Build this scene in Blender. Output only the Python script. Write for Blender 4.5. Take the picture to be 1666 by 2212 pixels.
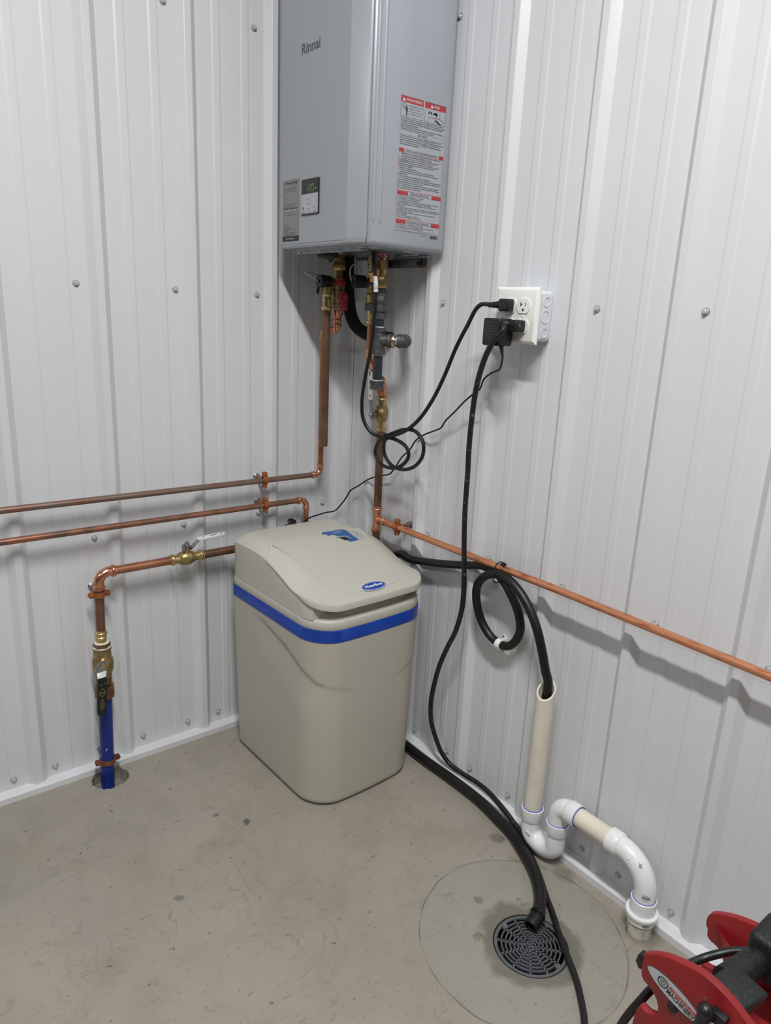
import bpy, bmesh, math, random
from mathutils import Vector, Matrix
from mathutils.geometry import tessellate_polygon
random.seed(7)
PI = math.pi
for o in list(bpy.data.objects):
    bpy.data.objects.remove(o)
scene = bpy.context.scene
COL = scene.collection

# ------------------------------------------------------------------ camera
W_PX, H_PX, F_PX = 1666, 2212, 1548.6
YAW, PITCH, ROLL = 0.680110, 0.271190, 0.046458
CAM = Vector((-1.276, -1.793, 1.2325))
fwd = Vector((math.sin(YAW)*math.cos(PITCH), math.cos(YAW)*math.cos(PITCH), -math.sin(PITCH)))
r0 = Vector((math.cos(YAW), -math.sin(YAW), 0))
u0 = r0.cross(fwd)
rgt = r0*math.cos(ROLL) + u0*math.sin(ROLL)
upv = -r0*math.sin(ROLL) + u0*math.cos(ROLL)
cd = bpy.data.cameras.new('camera')
cam = bpy.data.objects.new('camera', cd)
COL.objects.link(cam)
cam.matrix_world = Matrix(((rgt.x, upv.x, -fwd.x, CAM.x), (rgt.y, upv.y, -fwd.y, CAM.y), (rgt.z, upv.z, -fwd.z, CAM.z), (0, 0, 0, 1)))
cd.sensor_fit = 'VERTICAL'
cd.sensor_height = 32.0
cd.lens = 32.0*F_PX/H_PX
cd.clip_start = 0.05
scene.camera = cam

# ------------------------------------------------------------------ world, lights, exposure
wd = bpy.data.worlds.new('world')
scene.world = wd
wd.use_nodes = True
wd.node_tree.nodes['Background'].inputs[0].default_value = (0.9, 0.95, 1.0, 1)
wd.node_tree.nodes['Background'].inputs[1].default_value = 0.3

def strip(x, y, z, sx, sy, power, col=(0.995, 0.993, 0.99)):
    l = bpy.data.lights.new('ceiling_strip_lamp', 'AREA')
    l.shape = 'RECTANGLE'
    l.size = sx
    l.size_y = sy
    l.energy = power
    l.color = col
    o = bpy.data.objects.new('ceiling_strip_lamp', l)
    COL.objects.link(o)
    o.location = (x, y, z)
    return o
strip(-1.15, -1.75, 2.80, 0.10, 1.0, 52)
strip(-2.60, -3.20, 2.85, 0.10, 1.2, 8)
strip(-3.60, -1.30, 2.85, 0.10, 1.2, 20)
vs = scene.view_settings
vs.view_transform = 'Standard'
vs.look = 'None'
vs.gamma = 1.0
vs.use_curve_mapping = False
vs.exposure = 0.36

# ------------------------------------------------------------------ placing by sight line onto real planes
def P(px, py, X=None, Y=None, Z=None):
    d = rgt*((px-W_PX/2)/F_PX) - upv*((py-H_PX/2)/F_PX) + fwd
    if X is not None: t = (X-CAM.x)/d.x
    elif Y is not None: t = (Y-CAM.y)/d.y
    else: t = (Z-CAM.z)/d.z
    return CAM + d*t

# ------------------------------------------------------------------ materials
def lin(c):
    r = []
    for v in c:
        v = v/255.0
        r.append(v/12.92 if v <= 0.04045 else ((v+0.055)/1.055)**2.4)
    return (r[0], r[1], r[2], 1)

def pm(name, col, rough=0.5, metal=0.0, col2=None, scale=20.0, lo=0.4, hi=0.65, bump=0.0, bscale=200.0, coat=0.0, stretch=None, rvar=0.0, emit=0.0):
    m = bpy.data.materials.new(name)
    m.use_nodes = True
    nt = m.node_tree
    b = nt.nodes['Principled BSDF']
    b.inputs['Base Color'].default_value = lin(col)
    b.inputs['Roughness'].default_value = rough
    b.inputs['Metallic'].default_value = metal
    b.inputs['Coat Weight'].default_value = coat
    tc = nt.nodes.new('ShaderNodeTexCoord')
    vec = tc.outputs['Object']
    if stretch:
        mp = nt.nodes.new('ShaderNodeMapping')
        mp.inputs['Scale'].default_value = stretch
        nt.links.new(vec, mp.inputs['Vector'])
        vec = mp.outputs['Vector']
    if col2 is not None:
        n = nt.nodes.new('ShaderNodeTexNoise')
        n.inputs['Scale'].default_value = scale
        n.inputs['Detail'].default_value = 5
        nt.links.new(vec, n.inputs['Vector'])
        r = nt.nodes.new('ShaderNodeMapRange')
        r.inputs['From Min'].default_value = lo
        r.inputs['From Max'].default_value = hi
        nt.links.new(n.outputs['Fac'], r.inputs['Value'])
        mx = nt.nodes.new('ShaderNodeMix')
        mx.data_type = 'RGBA'
        mx.inputs[6].default_value = lin(col)
        mx.inputs[7].default_value = lin(col2)
        nt.links.new(r.outputs['Result'], mx.inputs[0])
        nt.links.new(mx.outputs[2], b.inputs['Base Color'])
        if rvar:
            rr = nt.nodes.new('ShaderNodeMapRange')
            rr.inputs['To Min'].default_value = rough
            rr.inputs['To Max'].default_value = rough+rvar
            nt.links.new(r.outputs['Result'], rr.inputs['Value'])
            nt.links.new(rr.outputs['Result'], b.inputs['Roughness'])
    if bump:
        n2 = nt.nodes.new('ShaderNodeTexNoise')
        n2.inputs['Scale'].default_value = bscale
        n2.inputs['Detail'].default_value = 3
        nt.links.new(tc.outputs['Object'], n2.inputs['Vector'])
        bp = nt.nodes.new('ShaderNodeBump')
        bp.inputs['Strength'].default_value = bump
        bp.inputs['Distance'].default_value = 0.002
        nt.links.new(n2.outputs['Fac'], bp.inputs['Height'])
        nt.links.new(bp.outputs['Normal'], b.inputs['Normal'])
    if emit:
        b.inputs['Emission Color'].default_value = lin(col)
        b.inputs['Emission Strength'].default_value = emit
    return m

M = {}
M['wall'] = pm('white_painted_steel', (212, 214, 217), 0.38, 0.0, (207, 209, 211), 1.2, 0.35, 0.65, 0.04, 9.0)
M['trim'] = pm('white_trim_steel', (216, 218, 221), 0.38, 0.0, (205, 206, 206), 6, 0.4, 0.7)
M['plain'] = pm('grey_painted_board', (140, 140, 140), 0.7, 0.0, (132, 132, 130), 3)
M['screw'] = pm('white_screw', (188, 190, 192), 0.4, 0.25, (172, 174, 176), 90)
M['gasket'] = pm('grey_rubber_washer', (108, 110, 112), 0.7, 0.0, (92, 94, 96), 90)
M['zinc'] = pm('zinc_steel', (176, 180, 184), 0.32, 0.9, (130, 134, 138), 60)
M['galv'] = pm('galvanised_sheet', (150, 154, 158), 0.38, 0.85, (112, 116, 120), 40)
M['heater'] = pm('silver_paint', (168, 172, 179), 0.30, 0.2, (165, 169, 175), 3, 0.35, 0.65, 0.02, 400)
M['heaterdark'] = pm('darker_silver_paint', (160, 163, 167), 0.34, 0.25, (160, 164, 168), 3, 0.35, 0.65, 0.02, 400)
M['seam'] = pm('olive_gasket', (112, 108, 88), 0.7, 0.0, (98, 94, 78), 60)
M['stickgrey'] = pm('grey_sticker', (132, 132, 132), 0.55, 0.0, (128, 128, 128), 20)
M['stickdark'] = pm('black_sticker', (38, 38, 40), 0.5, 0.0, (34, 34, 36), 20)
M['sticklight'] = pm('clear_label', (168, 172, 178), 0.45, 0.0, (165, 169, 175), 20)
M['red'] = pm('red_print', (176, 58, 62), 0.5, 0.0, (168, 54, 58), 40)
M['ink'] = pm('black_ink', (52, 54, 60), 0.6, 0.0, (48, 50, 56), 60)
M['greyink'] = pm('grey_ink', (80, 84, 92), 0.5, 0.0, (74, 78, 86), 60)
M['whiteink'] = pm('white_ink', (226, 228, 230), 0.5, 0.0, (220, 222, 224), 60)
M['panel'] = pm('panel_silver', (178, 181, 186), 0.35, 0.3, (174, 177, 182), 20)
M['display'] = pm('display_glass', (24, 25, 28), 0.15, 0.0, (22, 23, 26), 10)
M['led'] = pm('green_led', (84, 140, 66), 0.5, 0.0, (104, 184, 86), 40, emit=0.06)
M['brass'] = pm('brass', (212, 190, 138), 0.26, 0.92, (178, 152, 98), 70, 0.4, 0.7, 0.06, 300)
M['brassdull'] = pm('cast_brass', (178, 158, 112), 0.4, 0.85, (144, 124, 84), 60, 0.35, 0.7, 0.12, 260)
M['bronze'] = pm('aged_bronze', (150, 116, 76), 0.42, 0.85, (108, 84, 58), 60, 0.35, 0.7, 0.2, 200)
M['copper'] = pm('bright_copper', (228, 166, 136), 0.24, 0.95, (190, 122, 94), 60, 0.4, 0.75, 0.04, 180)
M['coppipe'] = pm('copper_tube', (184, 126, 98), 0.34, 0.75, (132, 86, 64), 30, 0.4, 0.75, stretch=(1, 1, 1))
M['copold'] = pm('browned_copper_tube', (134, 100, 80), 0.42, 0.65, (104, 78, 62), 22, 0.35, 0.7)
M['coptarn'] = pm('tarnished_copper_tube', (134, 116, 104), 0.38, 0.65, (138, 100, 84), 14, 0.42, 0.68)
M['copred'] = pm('reddish_copper_tube', (164, 112, 90), 0.36, 0.7, (118, 94, 82), 18, 0.42, 0.66)
M['clamp'] = pm('copper_coated_iron', (168, 102, 60), 0.55, 0.3, (132, 76, 44), 60, 0.35, 0.7, 0.3, 300)
M['clampdark'] = pm('rust_brown_iron', (138, 84, 62), 0.6, 0.3, (108, 66, 50), 60, 0.35, 0.7, 0.3, 300)
M['iron'] = pm('black_iron', (98, 99, 100), 0.5, 0.6, (72, 74, 76), 90, 0.35, 0.7, 0.35, 350)
M['ironpipe'] = pm('black_iron_pipe', (62, 65, 70), 0.42, 0.5, (50, 52, 56), 60, 0.35, 0.7)
M['dope'] = pm('white_pipe_dope', (222, 222, 218), 0.6, 0.0, (205, 205, 200), 90, bump=0.4, bscale=300)
M['black'] = pm('black_plastic', (20, 21, 24), 0.4, 0.0, (16, 17, 20), 40)
M['rubber'] = pm('black_rubber', (13, 13, 15), 0.42, 0.0, (10, 10, 12), 40)
M['foam'] = pm('black_foam', (12, 12, 14), 0.9, 0.0, (20, 20, 22), 60, bump=0.4, bscale=250)
M['dusty'] = pm('dusty_black_rubber', (16, 16, 18), 0.5, 0.0, (96, 96, 96), 95, 0.62, 0.8)
M['redplastic'] = pm('valve_red', (160, 42, 58), 0.45, 0.0, (146, 36, 50), 60)
M['yellow'] = pm('valve_yellow', (226, 156, 40), 0.45, 0.1, (208, 140, 34), 60)
M['bluehandle'] = pm('valve_blue', (44, 62, 120), 0.5, 0.0, (38, 54, 108), 60)
M['strap'] = pm('grey_strap', (170, 172, 174), 0.5, 0.0, (160, 162, 164), 60)
M['white'] = pm('white_plastic', (232, 232, 228), 0.35, 0.0, (228, 228, 224), 20)
M['box'] = pm('white_steel_box', (222, 224, 228), 0.4, 0.0, (218, 220, 224), 20)
M['dark'] = pm('dark_slot', (40, 40, 40), 0.6, 0.0, (34, 34, 34), 60)
M['blue'] = pm('blue_poly_pipe', (12, 42, 126), 0.4, 0.0, (10, 37, 114), 40, 0.4, 0.7)
M['handlewhite'] = pm('white_vinyl_grip', (222, 222, 220), 0.45, 0.0, (214, 214, 212), 60)
M['grip'] = pm('black_green_grip', (18, 24, 22), 0.35, 0.0, (14, 19, 18), 60)
M['gold'] = pm('gold_ink', (170, 150, 70), 0.5, 0.0, (150, 132, 60), 60)
M['beige'] = pm('greige_plastic', (182, 177, 164), 0.45, 0.0, (179, 174, 161), 4, 0.35, 0.65, 0.05, 900)
M['beigetop'] = pm('greige_plastic_top', (188, 185, 174), 0.42, 0.0, (185, 182, 171), 4, 0.35, 0.65, 0.03, 900)
M['band'] = pm('blue_band', (6, 60, 156), 0.3, 0.0, (5, 54, 146), 14)
M['bluelabel'] = pm('blue_label', (44, 92, 150), 0.4, 0.0, (40, 86, 142), 30)
M['window'] = pm('grey_clear_plastic', (168, 170, 168), 0.2, 0.0, (164, 166, 164), 30)
M['pvc'] = pm('cream_pvc_pipe', (222, 216, 200), 0.4, 0.0, (214, 206, 190), 16, 0.4, 0.7)
M['pvcfit'] = pm('white_pvc_fitting', (230, 231, 232), 0.25, 0.0, (224, 225, 226), 30)
M['primer'] = pm('purple_primer', (92, 88, 176), 0.5, 0.0, (120, 116, 190), 90)
M['stub'] = pm('dirty_pvc_stub', (196, 194, 180), 0.6, 0.0, (140, 138, 126), 45, 0.45, 0.7)
M['grate'] = pm('dark_grey_grate', (92, 94, 98), 0.55, 0.0, (78, 80, 84), 60, 0.4, 0.7)
M['sump'] = pm('black_sump', (12, 12, 14), 0.8, 0.0, (8, 8, 10), 30)
M['rubble'] = pm('rough_concrete', (150, 147, 138), 0.9, 0.0, (104, 102, 96), 40, 0.35, 0.65, 1.0, 90)
M['mred'] = pm('machine_red', (134, 24, 27), 0.38, 0.0, (120, 20, 23), 12, 0.4, 0.7)
M['mreddust'] = pm('dusty_machine_red', (138, 28, 30), 0.5, 0.0, (164, 112, 100), 16, 0.5, 0.75)
M['mblack'] = pm('textured_black_plastic', (14, 15, 16), 0.55, 0.0, (34, 36, 37), 160, 0.5, 0.75, 0.5, 260)
M['msticker'] = pm('grey_sticker_oval', (176, 178, 180), 0.45, 0.0, (172, 174, 176), 20)
M['msticker2'] = pm('dark_grey_border', (96, 92, 92), 0.45, 0.0, (90, 86, 86), 20)

def floor_material():
    m = bpy.data.materials.new('concrete_floor')
    m.use_nodes = True
    nt = m.node_tree
    N = nt.nodes.new
    L = nt.links.new
    b = nt.nodes['Principled BSDF']
    tc = N('ShaderNodeTexCoord')
    def noise(scale, detail=6, dist=0.0, rough=0.6):
        n = N('ShaderNodeTexNoise')
        n.inputs['Scale'].default_value = scale
        n.inputs['Detail'].default_value = detail
        n.inputs['Roughness'].default_value = rough
        n.inputs['Distortion'].default_value = dist
        L(tc.outputs['Object'], n.inputs['Vector'])
        return n.outputs['Fac']
    def rng(v, a, c, t0=0.0, t1=1.0):
        r = N('ShaderNodeMapRange')
        r.inputs['From Min'].default_value = a
        r.inputs['From Max'].default_value = c
        r.inputs['To Min'].default_value = t0
        r.inputs['To Max'].default_value = t1
        L(v, r.inputs['Value'])
        return r.outputs['Result']
    def mix(fac, c1, c2):
        x = N('ShaderNodeMix')
        x.data_type = 'RGBA'
        L(fac, x.inputs[0])
        if isinstance(c1, tuple): x.inputs[6].default_value = lin(c1)
        else: L(c1, x.inputs[6])
        x.inputs[7].default_value = lin(c2)
        return x.outputs[2]
    def mth(op, a, c):
        x = N('ShaderNodeMath')
        x.operation = op
        if hasattr(a, 'links'): L(a, x.inputs[0])
        else: x.inputs[0].default_value = a
        if hasattr(c, 'links'): L(c, x.inputs[1])
        else: x.inputs[1].default_value = c
        return x.outputs[0]
    def dist(cx, cy, wob, wscale):
        s = N('ShaderNodeVectorMath')
        s.operation = 'DISTANCE'
        L(tc.outputs['Object'], s.inputs[0])
        s.inputs[1].default_value = (cx, cy, 0)
        return mth('ADD', s.outputs['Value'], mth('MULTIPLY', mth('SUBTRACT', noise(wscale, 3), 0.5), wob))
    c = mix(rng(noise(2.2, 5), 0.35, 0.68), (153, 146, 135), (140, 134, 123))
    c = mix(rng(noise(9, 7, 0.6), 0.5, 0.8, 0, 0.4), c, (116, 112, 100))
    c = mix(rng(noise(5, 4, 1.0), 0.52, 0.76, 0, 0.35), c, (141, 126, 110))
    c = mix(rng(noise(60, 6), 0.5, 0.75, 0, 0.35), c, (148, 145, 136))
    c = mix(rng(noise(140, 3), 0.65, 0.71, 0, 0.65), c, (88, 84, 76))
    # round patch poured around the drain, with a fine crack for its rim
    d1 = dist(-0.27, -1.062, 0.02, 5)
    c = mix(rng(d1, 0.216, 0.208, 0, 0.55), c, (145, 142, 132))
    ring = mth('ABSOLUTE', mth('SUBTRACT', d1, 0.213), 0)
    c = mix(mth('MULTIPLY', rng(ring, 0.0026, 0.0008), rng(noise(14, 2), 0.35, 0.6, 0.15, 0.7)), c, (81, 76, 67))
    # water stain around the grate
    d2 = dist(-0.268, -1.085, 0.07, 16)
    c = mix(rng(d2, 0.112, 0.096, 0, 0.6), c, (77, 75, 66))
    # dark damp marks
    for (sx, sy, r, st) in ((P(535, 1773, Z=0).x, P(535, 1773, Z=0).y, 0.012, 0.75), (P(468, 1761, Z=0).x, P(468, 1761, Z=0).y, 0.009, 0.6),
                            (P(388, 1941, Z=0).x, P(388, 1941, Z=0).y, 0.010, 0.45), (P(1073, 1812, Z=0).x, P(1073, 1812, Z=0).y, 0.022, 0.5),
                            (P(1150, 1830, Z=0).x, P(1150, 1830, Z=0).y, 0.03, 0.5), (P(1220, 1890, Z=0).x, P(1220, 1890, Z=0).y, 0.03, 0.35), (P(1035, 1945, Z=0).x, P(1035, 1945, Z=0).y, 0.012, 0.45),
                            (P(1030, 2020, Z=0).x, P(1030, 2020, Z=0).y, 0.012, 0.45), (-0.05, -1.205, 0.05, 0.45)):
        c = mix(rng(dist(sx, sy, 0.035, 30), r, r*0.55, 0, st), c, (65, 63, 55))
    # fine scratches
    wv = N('ShaderNodeTexWave')
    wv.inputs['Scale'].default_value = 9
    wv.inputs['Distortion'].default_value = 14
    wv.inputs['Detail'].default_value = 4
    L(tc.outputs['Object'], wv.inputs['Vector'])
    c = mix(mth('MULTIPLY', rng(wv.outputs['Fac'], 0.03, 0.0), rng(noise(4, 3), 0.55, 0.7, 0, 0.5)), c, (83, 78, 69))
    # pits, and short straight trowel scratches in a few directions
    c = mix(rng(noise(48, 2), 0.70, 0.73, 0, 0.7), c, (84, 80, 71))
    c = mix(rng(noise(26, 4, 0.8), 0.60, 0.72, 0, 0.35), c, (112, 108, 97))
    for (ang, sc_, th) in ((0.5, 26.0, 0.715), (2.2, 22.0, 0.72), (1.2, 30.0, 0.73)):
        mp = N('ShaderNodeMapping')
        mp.inputs['Rotation'].default_value = (0, 0, ang)
        mp.inputs['Scale'].default_value = (sc_, sc_*12, 1)
        L(tc.outputs['Object'], mp.inputs['Vector'])
        n = N('ShaderNodeTexNoise')
        n.inputs['Scale'].default_value = 1.0
        n.inputs['Detail'].default_value = 1.0
        L(mp.outputs['Vector'], n.inputs['Vector'])
        c = mix(rng(n.outputs['Fac'], th, th+0.03, 0, 0.55), c, (90, 86, 76))
    L(c, b.inputs['Base Color'])
    L(rng(noise(12, 5), 0.3, 0.7, 0.42, 0.62), b.inputs['Roughness'])
    bp = N('ShaderNodeBump')
    bp.inputs['Strength'].default_value = 0.25
    bp.inputs['Distance'].default_value = 0.003
    L(noise(40, 8), bp.inputs['Height'])
    L(bp.outputs['Normal'], b.inputs['Normal'])
    return m
M['floor'] = floor_material()

# ------------------------------------------------------------------ mesh helpers
def V(*a): return Vector(a)
def perp(d):
    d = d.normalized()
    a = Vector((0, 0, 1)) if abs(d.z) < 0.9 else Vector((1, 0, 0))
    u = a.cross(d).normalized()
    return u, d.cross(u)

class MB:
    def __init__(s):
        s.v = []
        s.f = []
    def add(s, vs, fs):
        n = len(s.v)
        s.v += [Vector(q) for q in vs]
        s.f += [tuple(i+n for i in f) for f in fs]
        return s
    def obox(s, c, ax, ay, az):
        c = Vector(c)
        vs = [c+ax*i+ay*j+az*k for k in (-1, 1) for j in (-1, 1) for i in (-1, 1)]
        return s.add(vs, [(0, 2, 3, 1), (4, 5, 7, 6), (0, 1, 5, 4), (2, 6, 7, 3), (0, 4, 6, 2), (1, 3, 7, 5)])
    def box(s, x0, x1, y0, y1, z0, z1):
        return s.obox(((x0+x1)/2, (y0+y1)/2, (z0+z1)/2), V(abs(x1-x0)/2, 0, 0), V(0, abs(y1-y0)/2, 0), V(0, 0, abs(z1-z0)/2))
    def tube(s, pts, r, n=12, cap=True, rs=None, flat=None):
        pts = [Vector(p) for p in pts]
        m = len(pts)
        if rs is None: rs = [r]*m
        t0 = (pts[1]-pts[0]).normalized()
        u, w = perp(t0)
        vs, fs = [], []
        pt = t0
        for i in range(m):
            if i == 0: t = (pts[1]-pts[0])
            elif i == m-1: t = (pts[-1]-pts[-2])
            else: t = (pts[i+1]-pts[i]).normalized()+(pts[i]-pts[i-1]).normalized()
            t = t.normalized() if t.length > 1e-9 else pt
            q = pt.rotation_difference(t)
            u = q @ u
            u = (u-t*u.dot(t)).normalized()
            w = t.cross(u)
            pt = t
            for k in range(n):
                a = 2*PI*k/n
                vs.append(pts[i]+(u*math.cos(a)+w*math.sin(a))*rs[i])
        for i in range(m-1):
            for k in range(n):
                a, b = i*n+k, i*n+(k+1) % n
                fs.append((a, b, b+n, a+n))
        if cap:
            fs.append(tuple(range(n-1, -1, -1)))
            fs.append(tuple(range((m-1)*n, m*n)))
        return s.add(vs, fs)
    def lathe(s, o, ax, prof, n=20, cap=True, rot=0.0, u=None):
        o = Vector(o)
        ax = Vector(ax).normalized()
        if u is None: u, w = perp(ax)
        else:
            u = Vector(u).normalized()
            w = ax.cross(u)
        vs, fs = [], []
        for (h, r) in prof:
            for k in range(n):
                a = 2*PI*k/n+rot
                vs.append(o+ax*h+(u*math.cos(a)+w*math.sin(a))*r)
        for i in range(len(prof)-1):
            for k in range(n):
                a, b = i*n+k, i*n+(k+1) % n
                fs.append((a, b, b+n, a+n))
        if cap:
            fs.append(tuple(range(n-1, -1, -1)))
            m = len(prof)
            fs.append(tuple(range((m-1)*n, m*n)))
        return s.add(vs, fs)
    def prism(s, poly, o, ux, uy, th, holes=None):
        """flat plate: outline in (ux,uy), thickness th along ux x uy; holes may be cut through"""
        o, ux, uy = Vector(o), Vector(ux), Vector(uy)
        nz = ux.cross(uy).normalized()
        loops = [poly]+(holes or [])
        flat, off = [], []
        for lp in loops:
            off.append(len(flat))
            flat += [o+ux*p[0]+uy*p[1] for p in lp]
        tris = tessellate_polygon([[Vector((p[0], p[1], 0)) for p in lp] for lp in loops])
        n = len(flat)
        vs = flat+[p+nz*th for p in flat]
        fs = []
        for t in tris:
            a, b, c = t
            d = (flat[b]-flat[a]).cross(flat[c]-flat[a]).dot(nz)
            if d < 0: a, b, c = a, c, b
            fs.append((c, b, a))
            fs.append((a+n, b+n, c+n))
        for li, lp in enumerate(loops):
            k = len(lp)
            ar = sum(lp[i][0]*lp[(i+1) % k][1]-lp[(i+1) % k][0]*lp[i][1] for i in range(k))
            fl = (ar > 0) if li == 0 else (ar < 0)
            for i in range(k):
                a, b = off[li]+i, off[li]+(i+1) % k
                fs.append((a, b, b+n, a+n) if fl else (b, a, a+n, b+n))
        return s.add(vs, fs)
    def sphere(s, c, r, n=14, m=8, sc=(1, 1, 1)):
        c = Vector(c)
        vs, fs = [], []
        for i in range(1, m):
            ph = PI*i/m
            for k in range(n):
                a = 2*PI*k/n
                vs.append(c+Vector((r*sc[0]*math.sin(ph)*math.cos(a), r*sc[1]*math.sin(ph)*math.sin(a), r*sc[2]*math.cos(ph))))
        top, bot = len(vs), len(vs)+1
        vs += [c+Vector((0, 0, r*sc[2])), c-Vector((0, 0, r*sc[2]))]
        for i in range(m-2):
            for k in range(n):
                a, b = i*n+k, i*n+(k+1) % n
                fs.append((a, a+n, b+n, b))
        for k in range(n):
            fs.append((top, k, (k+1) % n))
            fs.append((bot, (m-2)*n+(k+1) % n, (m-2)*n+k))
        return s.add(vs, fs)
    def grid(s, rows):
        n = len(rows[0])
        vs = [p for r in rows for p in r]
        fs = []
        for i in range(len(rows)-1):
            for k in range(n-1):
                a = i*n+k
                fs.append((a, a+1, a+1+n, a+n))
        return s.add(vs, fs)

WM = {}
def tag(o, label=None, cat=None, group=None, kind=None):
    if label: o['label'] = label
    if cat: o['category'] = cat
    if group: o['group'] = group
    if kind: o['kind'] = kind
    return o

def thing(name, label, cat, loc=(0, 0, 0), rz=0.0, group=None):
    o = bpy.data.objects.new(name, None)
    COL.objects.link(o)
    o.location = loc
    o.rotation_euler = (0, 0, rz)
    o.empty_display_size = 0.05
    WM[o.name] = Matrix.Translation(Vector(loc)) @ Matrix.Rotation(rz, 4, 'Z')
    return tag(o, label, cat, group)

def make_mesh(name, verts, faces, mat, smooth=35, bevel=0.0, seg=2, recalc=True):
    me = bpy.data.meshes.new(name)
    me.from_pydata([tuple(v) for v in verts], [], faces)
    if bevel or recalc:
        bm = bmesh.new()
        bm.from_mesh(me)
        if recalc: bmesh.ops.recalc_face_normals(bm, faces=bm.faces)
        if bevel:
            es = [e for e in bm.edges if len(e.link_faces) == 2 and e.calc_face_angle(0) > 0.6]
            bmesh.ops.bevel(bm, geom=es, offset=bevel, offset_type='OFFSET', segments=seg, profile=0.5, affect='EDGES', clamp_overlap=True)
        bm.to_mesh(me)
        bm.free()
    me.materials.append(mat)
    if smooth:
        me.polygons.foreach_set('use_smooth', [True]*len(me.polygons))
        me.set_sharp_from_angle(angle=math.radians(smooth))
    me.update()
    return me

def top_of(o):
    while o.parent: o = o.parent
    return o

def build(mb, name, mat, parent=None, smooth=35, bevel=0.0, seg=2, local=False, recalc=True, label=None):
    """one mesh object; vertices are given in world space unless local"""
    if isinstance(mat, str): mat = M[mat]
    vs = mb.v
    if parent is not None and not local:
        t = top_of(parent)
        inv = WM[t.name].inverted() if t.name in WM else Matrix.Identity(4)
        vs = [inv @ v for v in vs]
    o = bpy.data.objects.new(name, make_mesh(name, vs, mb.f, mat, smooth, bevel, seg, recalc))
    COL.objects.link(o)
    if parent is not None: o.parent = parent
    if label: o['label'] = label
    if parent is not None and ('print' in name or 'lettering' in name or name in ('sticker_lines', 'slots', 'switch_marks', 'barcode')): o['kind'] = 'stuff'
    return o

def solo(mb, name, mat, label, cat, group=None, base=None, **k):
    """a thing that is one mesh, with its origin at its base"""
    if base is None:
        base = Vector((sum(v.x for v in mb.v)/len(mb.v), sum(v.y for v in mb.v)/len(mb.v), min(v.z for v in mb.v)))
    base = Vector(base)
    mb.v = [v-base for v in mb.v]
    o = build(mb, name, mat, None, **k)
    o.location = base
    WM[o.name] = Matrix.Translation(base)
    return tag(o, label, cat, group)

def spline(pts, n=8):
    pts = [Vector(p) for p in pts]
    out = []
    q = [pts[0]*2-pts[1]]+pts+[pts[-1]*2-pts[-2]]
    for i in range(1, len(q)-2):
        a, b, c, d = q[i-1], q[i], q[i+1], q[i+2]
        t0 = 0.0
        t1 = t0+max((b-a).length, 1e-6)**0.5
        t2 = t1+max((c-b).length, 1e-6)**0.5
        t3 = t2+max((d-c).length, 1e-6)**0.5
        for k in range(n):
            t = t1+(t2-t1)*k/n
            A1 = a*((t1-t)/(t1-t0))+b*((t-t0)/(t1-t0))
            A2 = b*((t2-t)/(t2-t1))+c*((t-t1)/(t2-t1))
            A3 = c*((t3-t)/(t3-t2))+d*((t-t2)/(t3-t2))
            B1 = A1*((t2-t)/(t2-t0))+A2*((t-t0)/(t2-t0))
            B2 = A2*((t3-t)/(t3-t1))+A3*((t-t1)/(t3-t1))
            out.append(B1*((t2-t)/(t2-t1))+B2*((t-t1)/(t2-t1)))
    out.append(pts[-1])
    return out

def arc_pts(corner, d1, d2, R, n=10):
    """quarter-like bend: comes in along d1, leaves along d2, tangent length R from the corner"""
    corner, d1, d2 = Vector(corner), Vector(d1).normalized(), Vector(d2).normalized()
    ang = d1.angle(d2)
    rad = R/math.tan(ang/2) if ang > 1e-4 else R
    rad = R/math.tan(ang/2)
    c = corner-d1*R+(d2-d1*d1.dot(d2)).normalized()*rad
    a0 = (corner-d1*R)-c
    ax = d1.cross(d2).normalized()
    return [c+(Matrix.Rotation(ang*k/n, 3, ax) @ a0) for k in range(n+1)]

def elbow(mb, corner, d1, d2, r, R, sock, bead=True, n=16, k=1.13):
    """copper press elbow with beaded sockets"""
    d1, d2 = Vector(d1).normalized(), Vector(d2).normalized()
    a = arc_pts(corner, d1, d2, R)
    pts = [a[0]-d1*sock]+a+[a[-1]+d2*sock]
    mb.tube(pts, r*k, n)
    if bead:
        for (o, d) in ((a[0]-d1*sock, d1), (a[-1]+d2*sock, -d2)):
            press_end(mb, o, d, r*k, n)
    return pts[0], pts[-1]

def press_end(mb, o, d, r, n=16):
    """beaded lip of a press socket, o = the open end, d = into the fitting"""
    h = r*0.95
    mb.lathe(o, d, [(-h*0.05, r*0.99), (0.0, r*1.06), (h*0.28, r*1.08), (h*0.40, r*1.22), (h*0.62, r*1.28), (h*0.84, r*1.22), (h*1.0, r*1.02)], n)

def hexnut(mb, o, ax, h, r, rot=0.0):
    mb.lathe(o, ax, [(0, r*0.93), (h*0.08, r), (h*0.92, r), (h, r*0.93)], 6, rot=rot)

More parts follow.
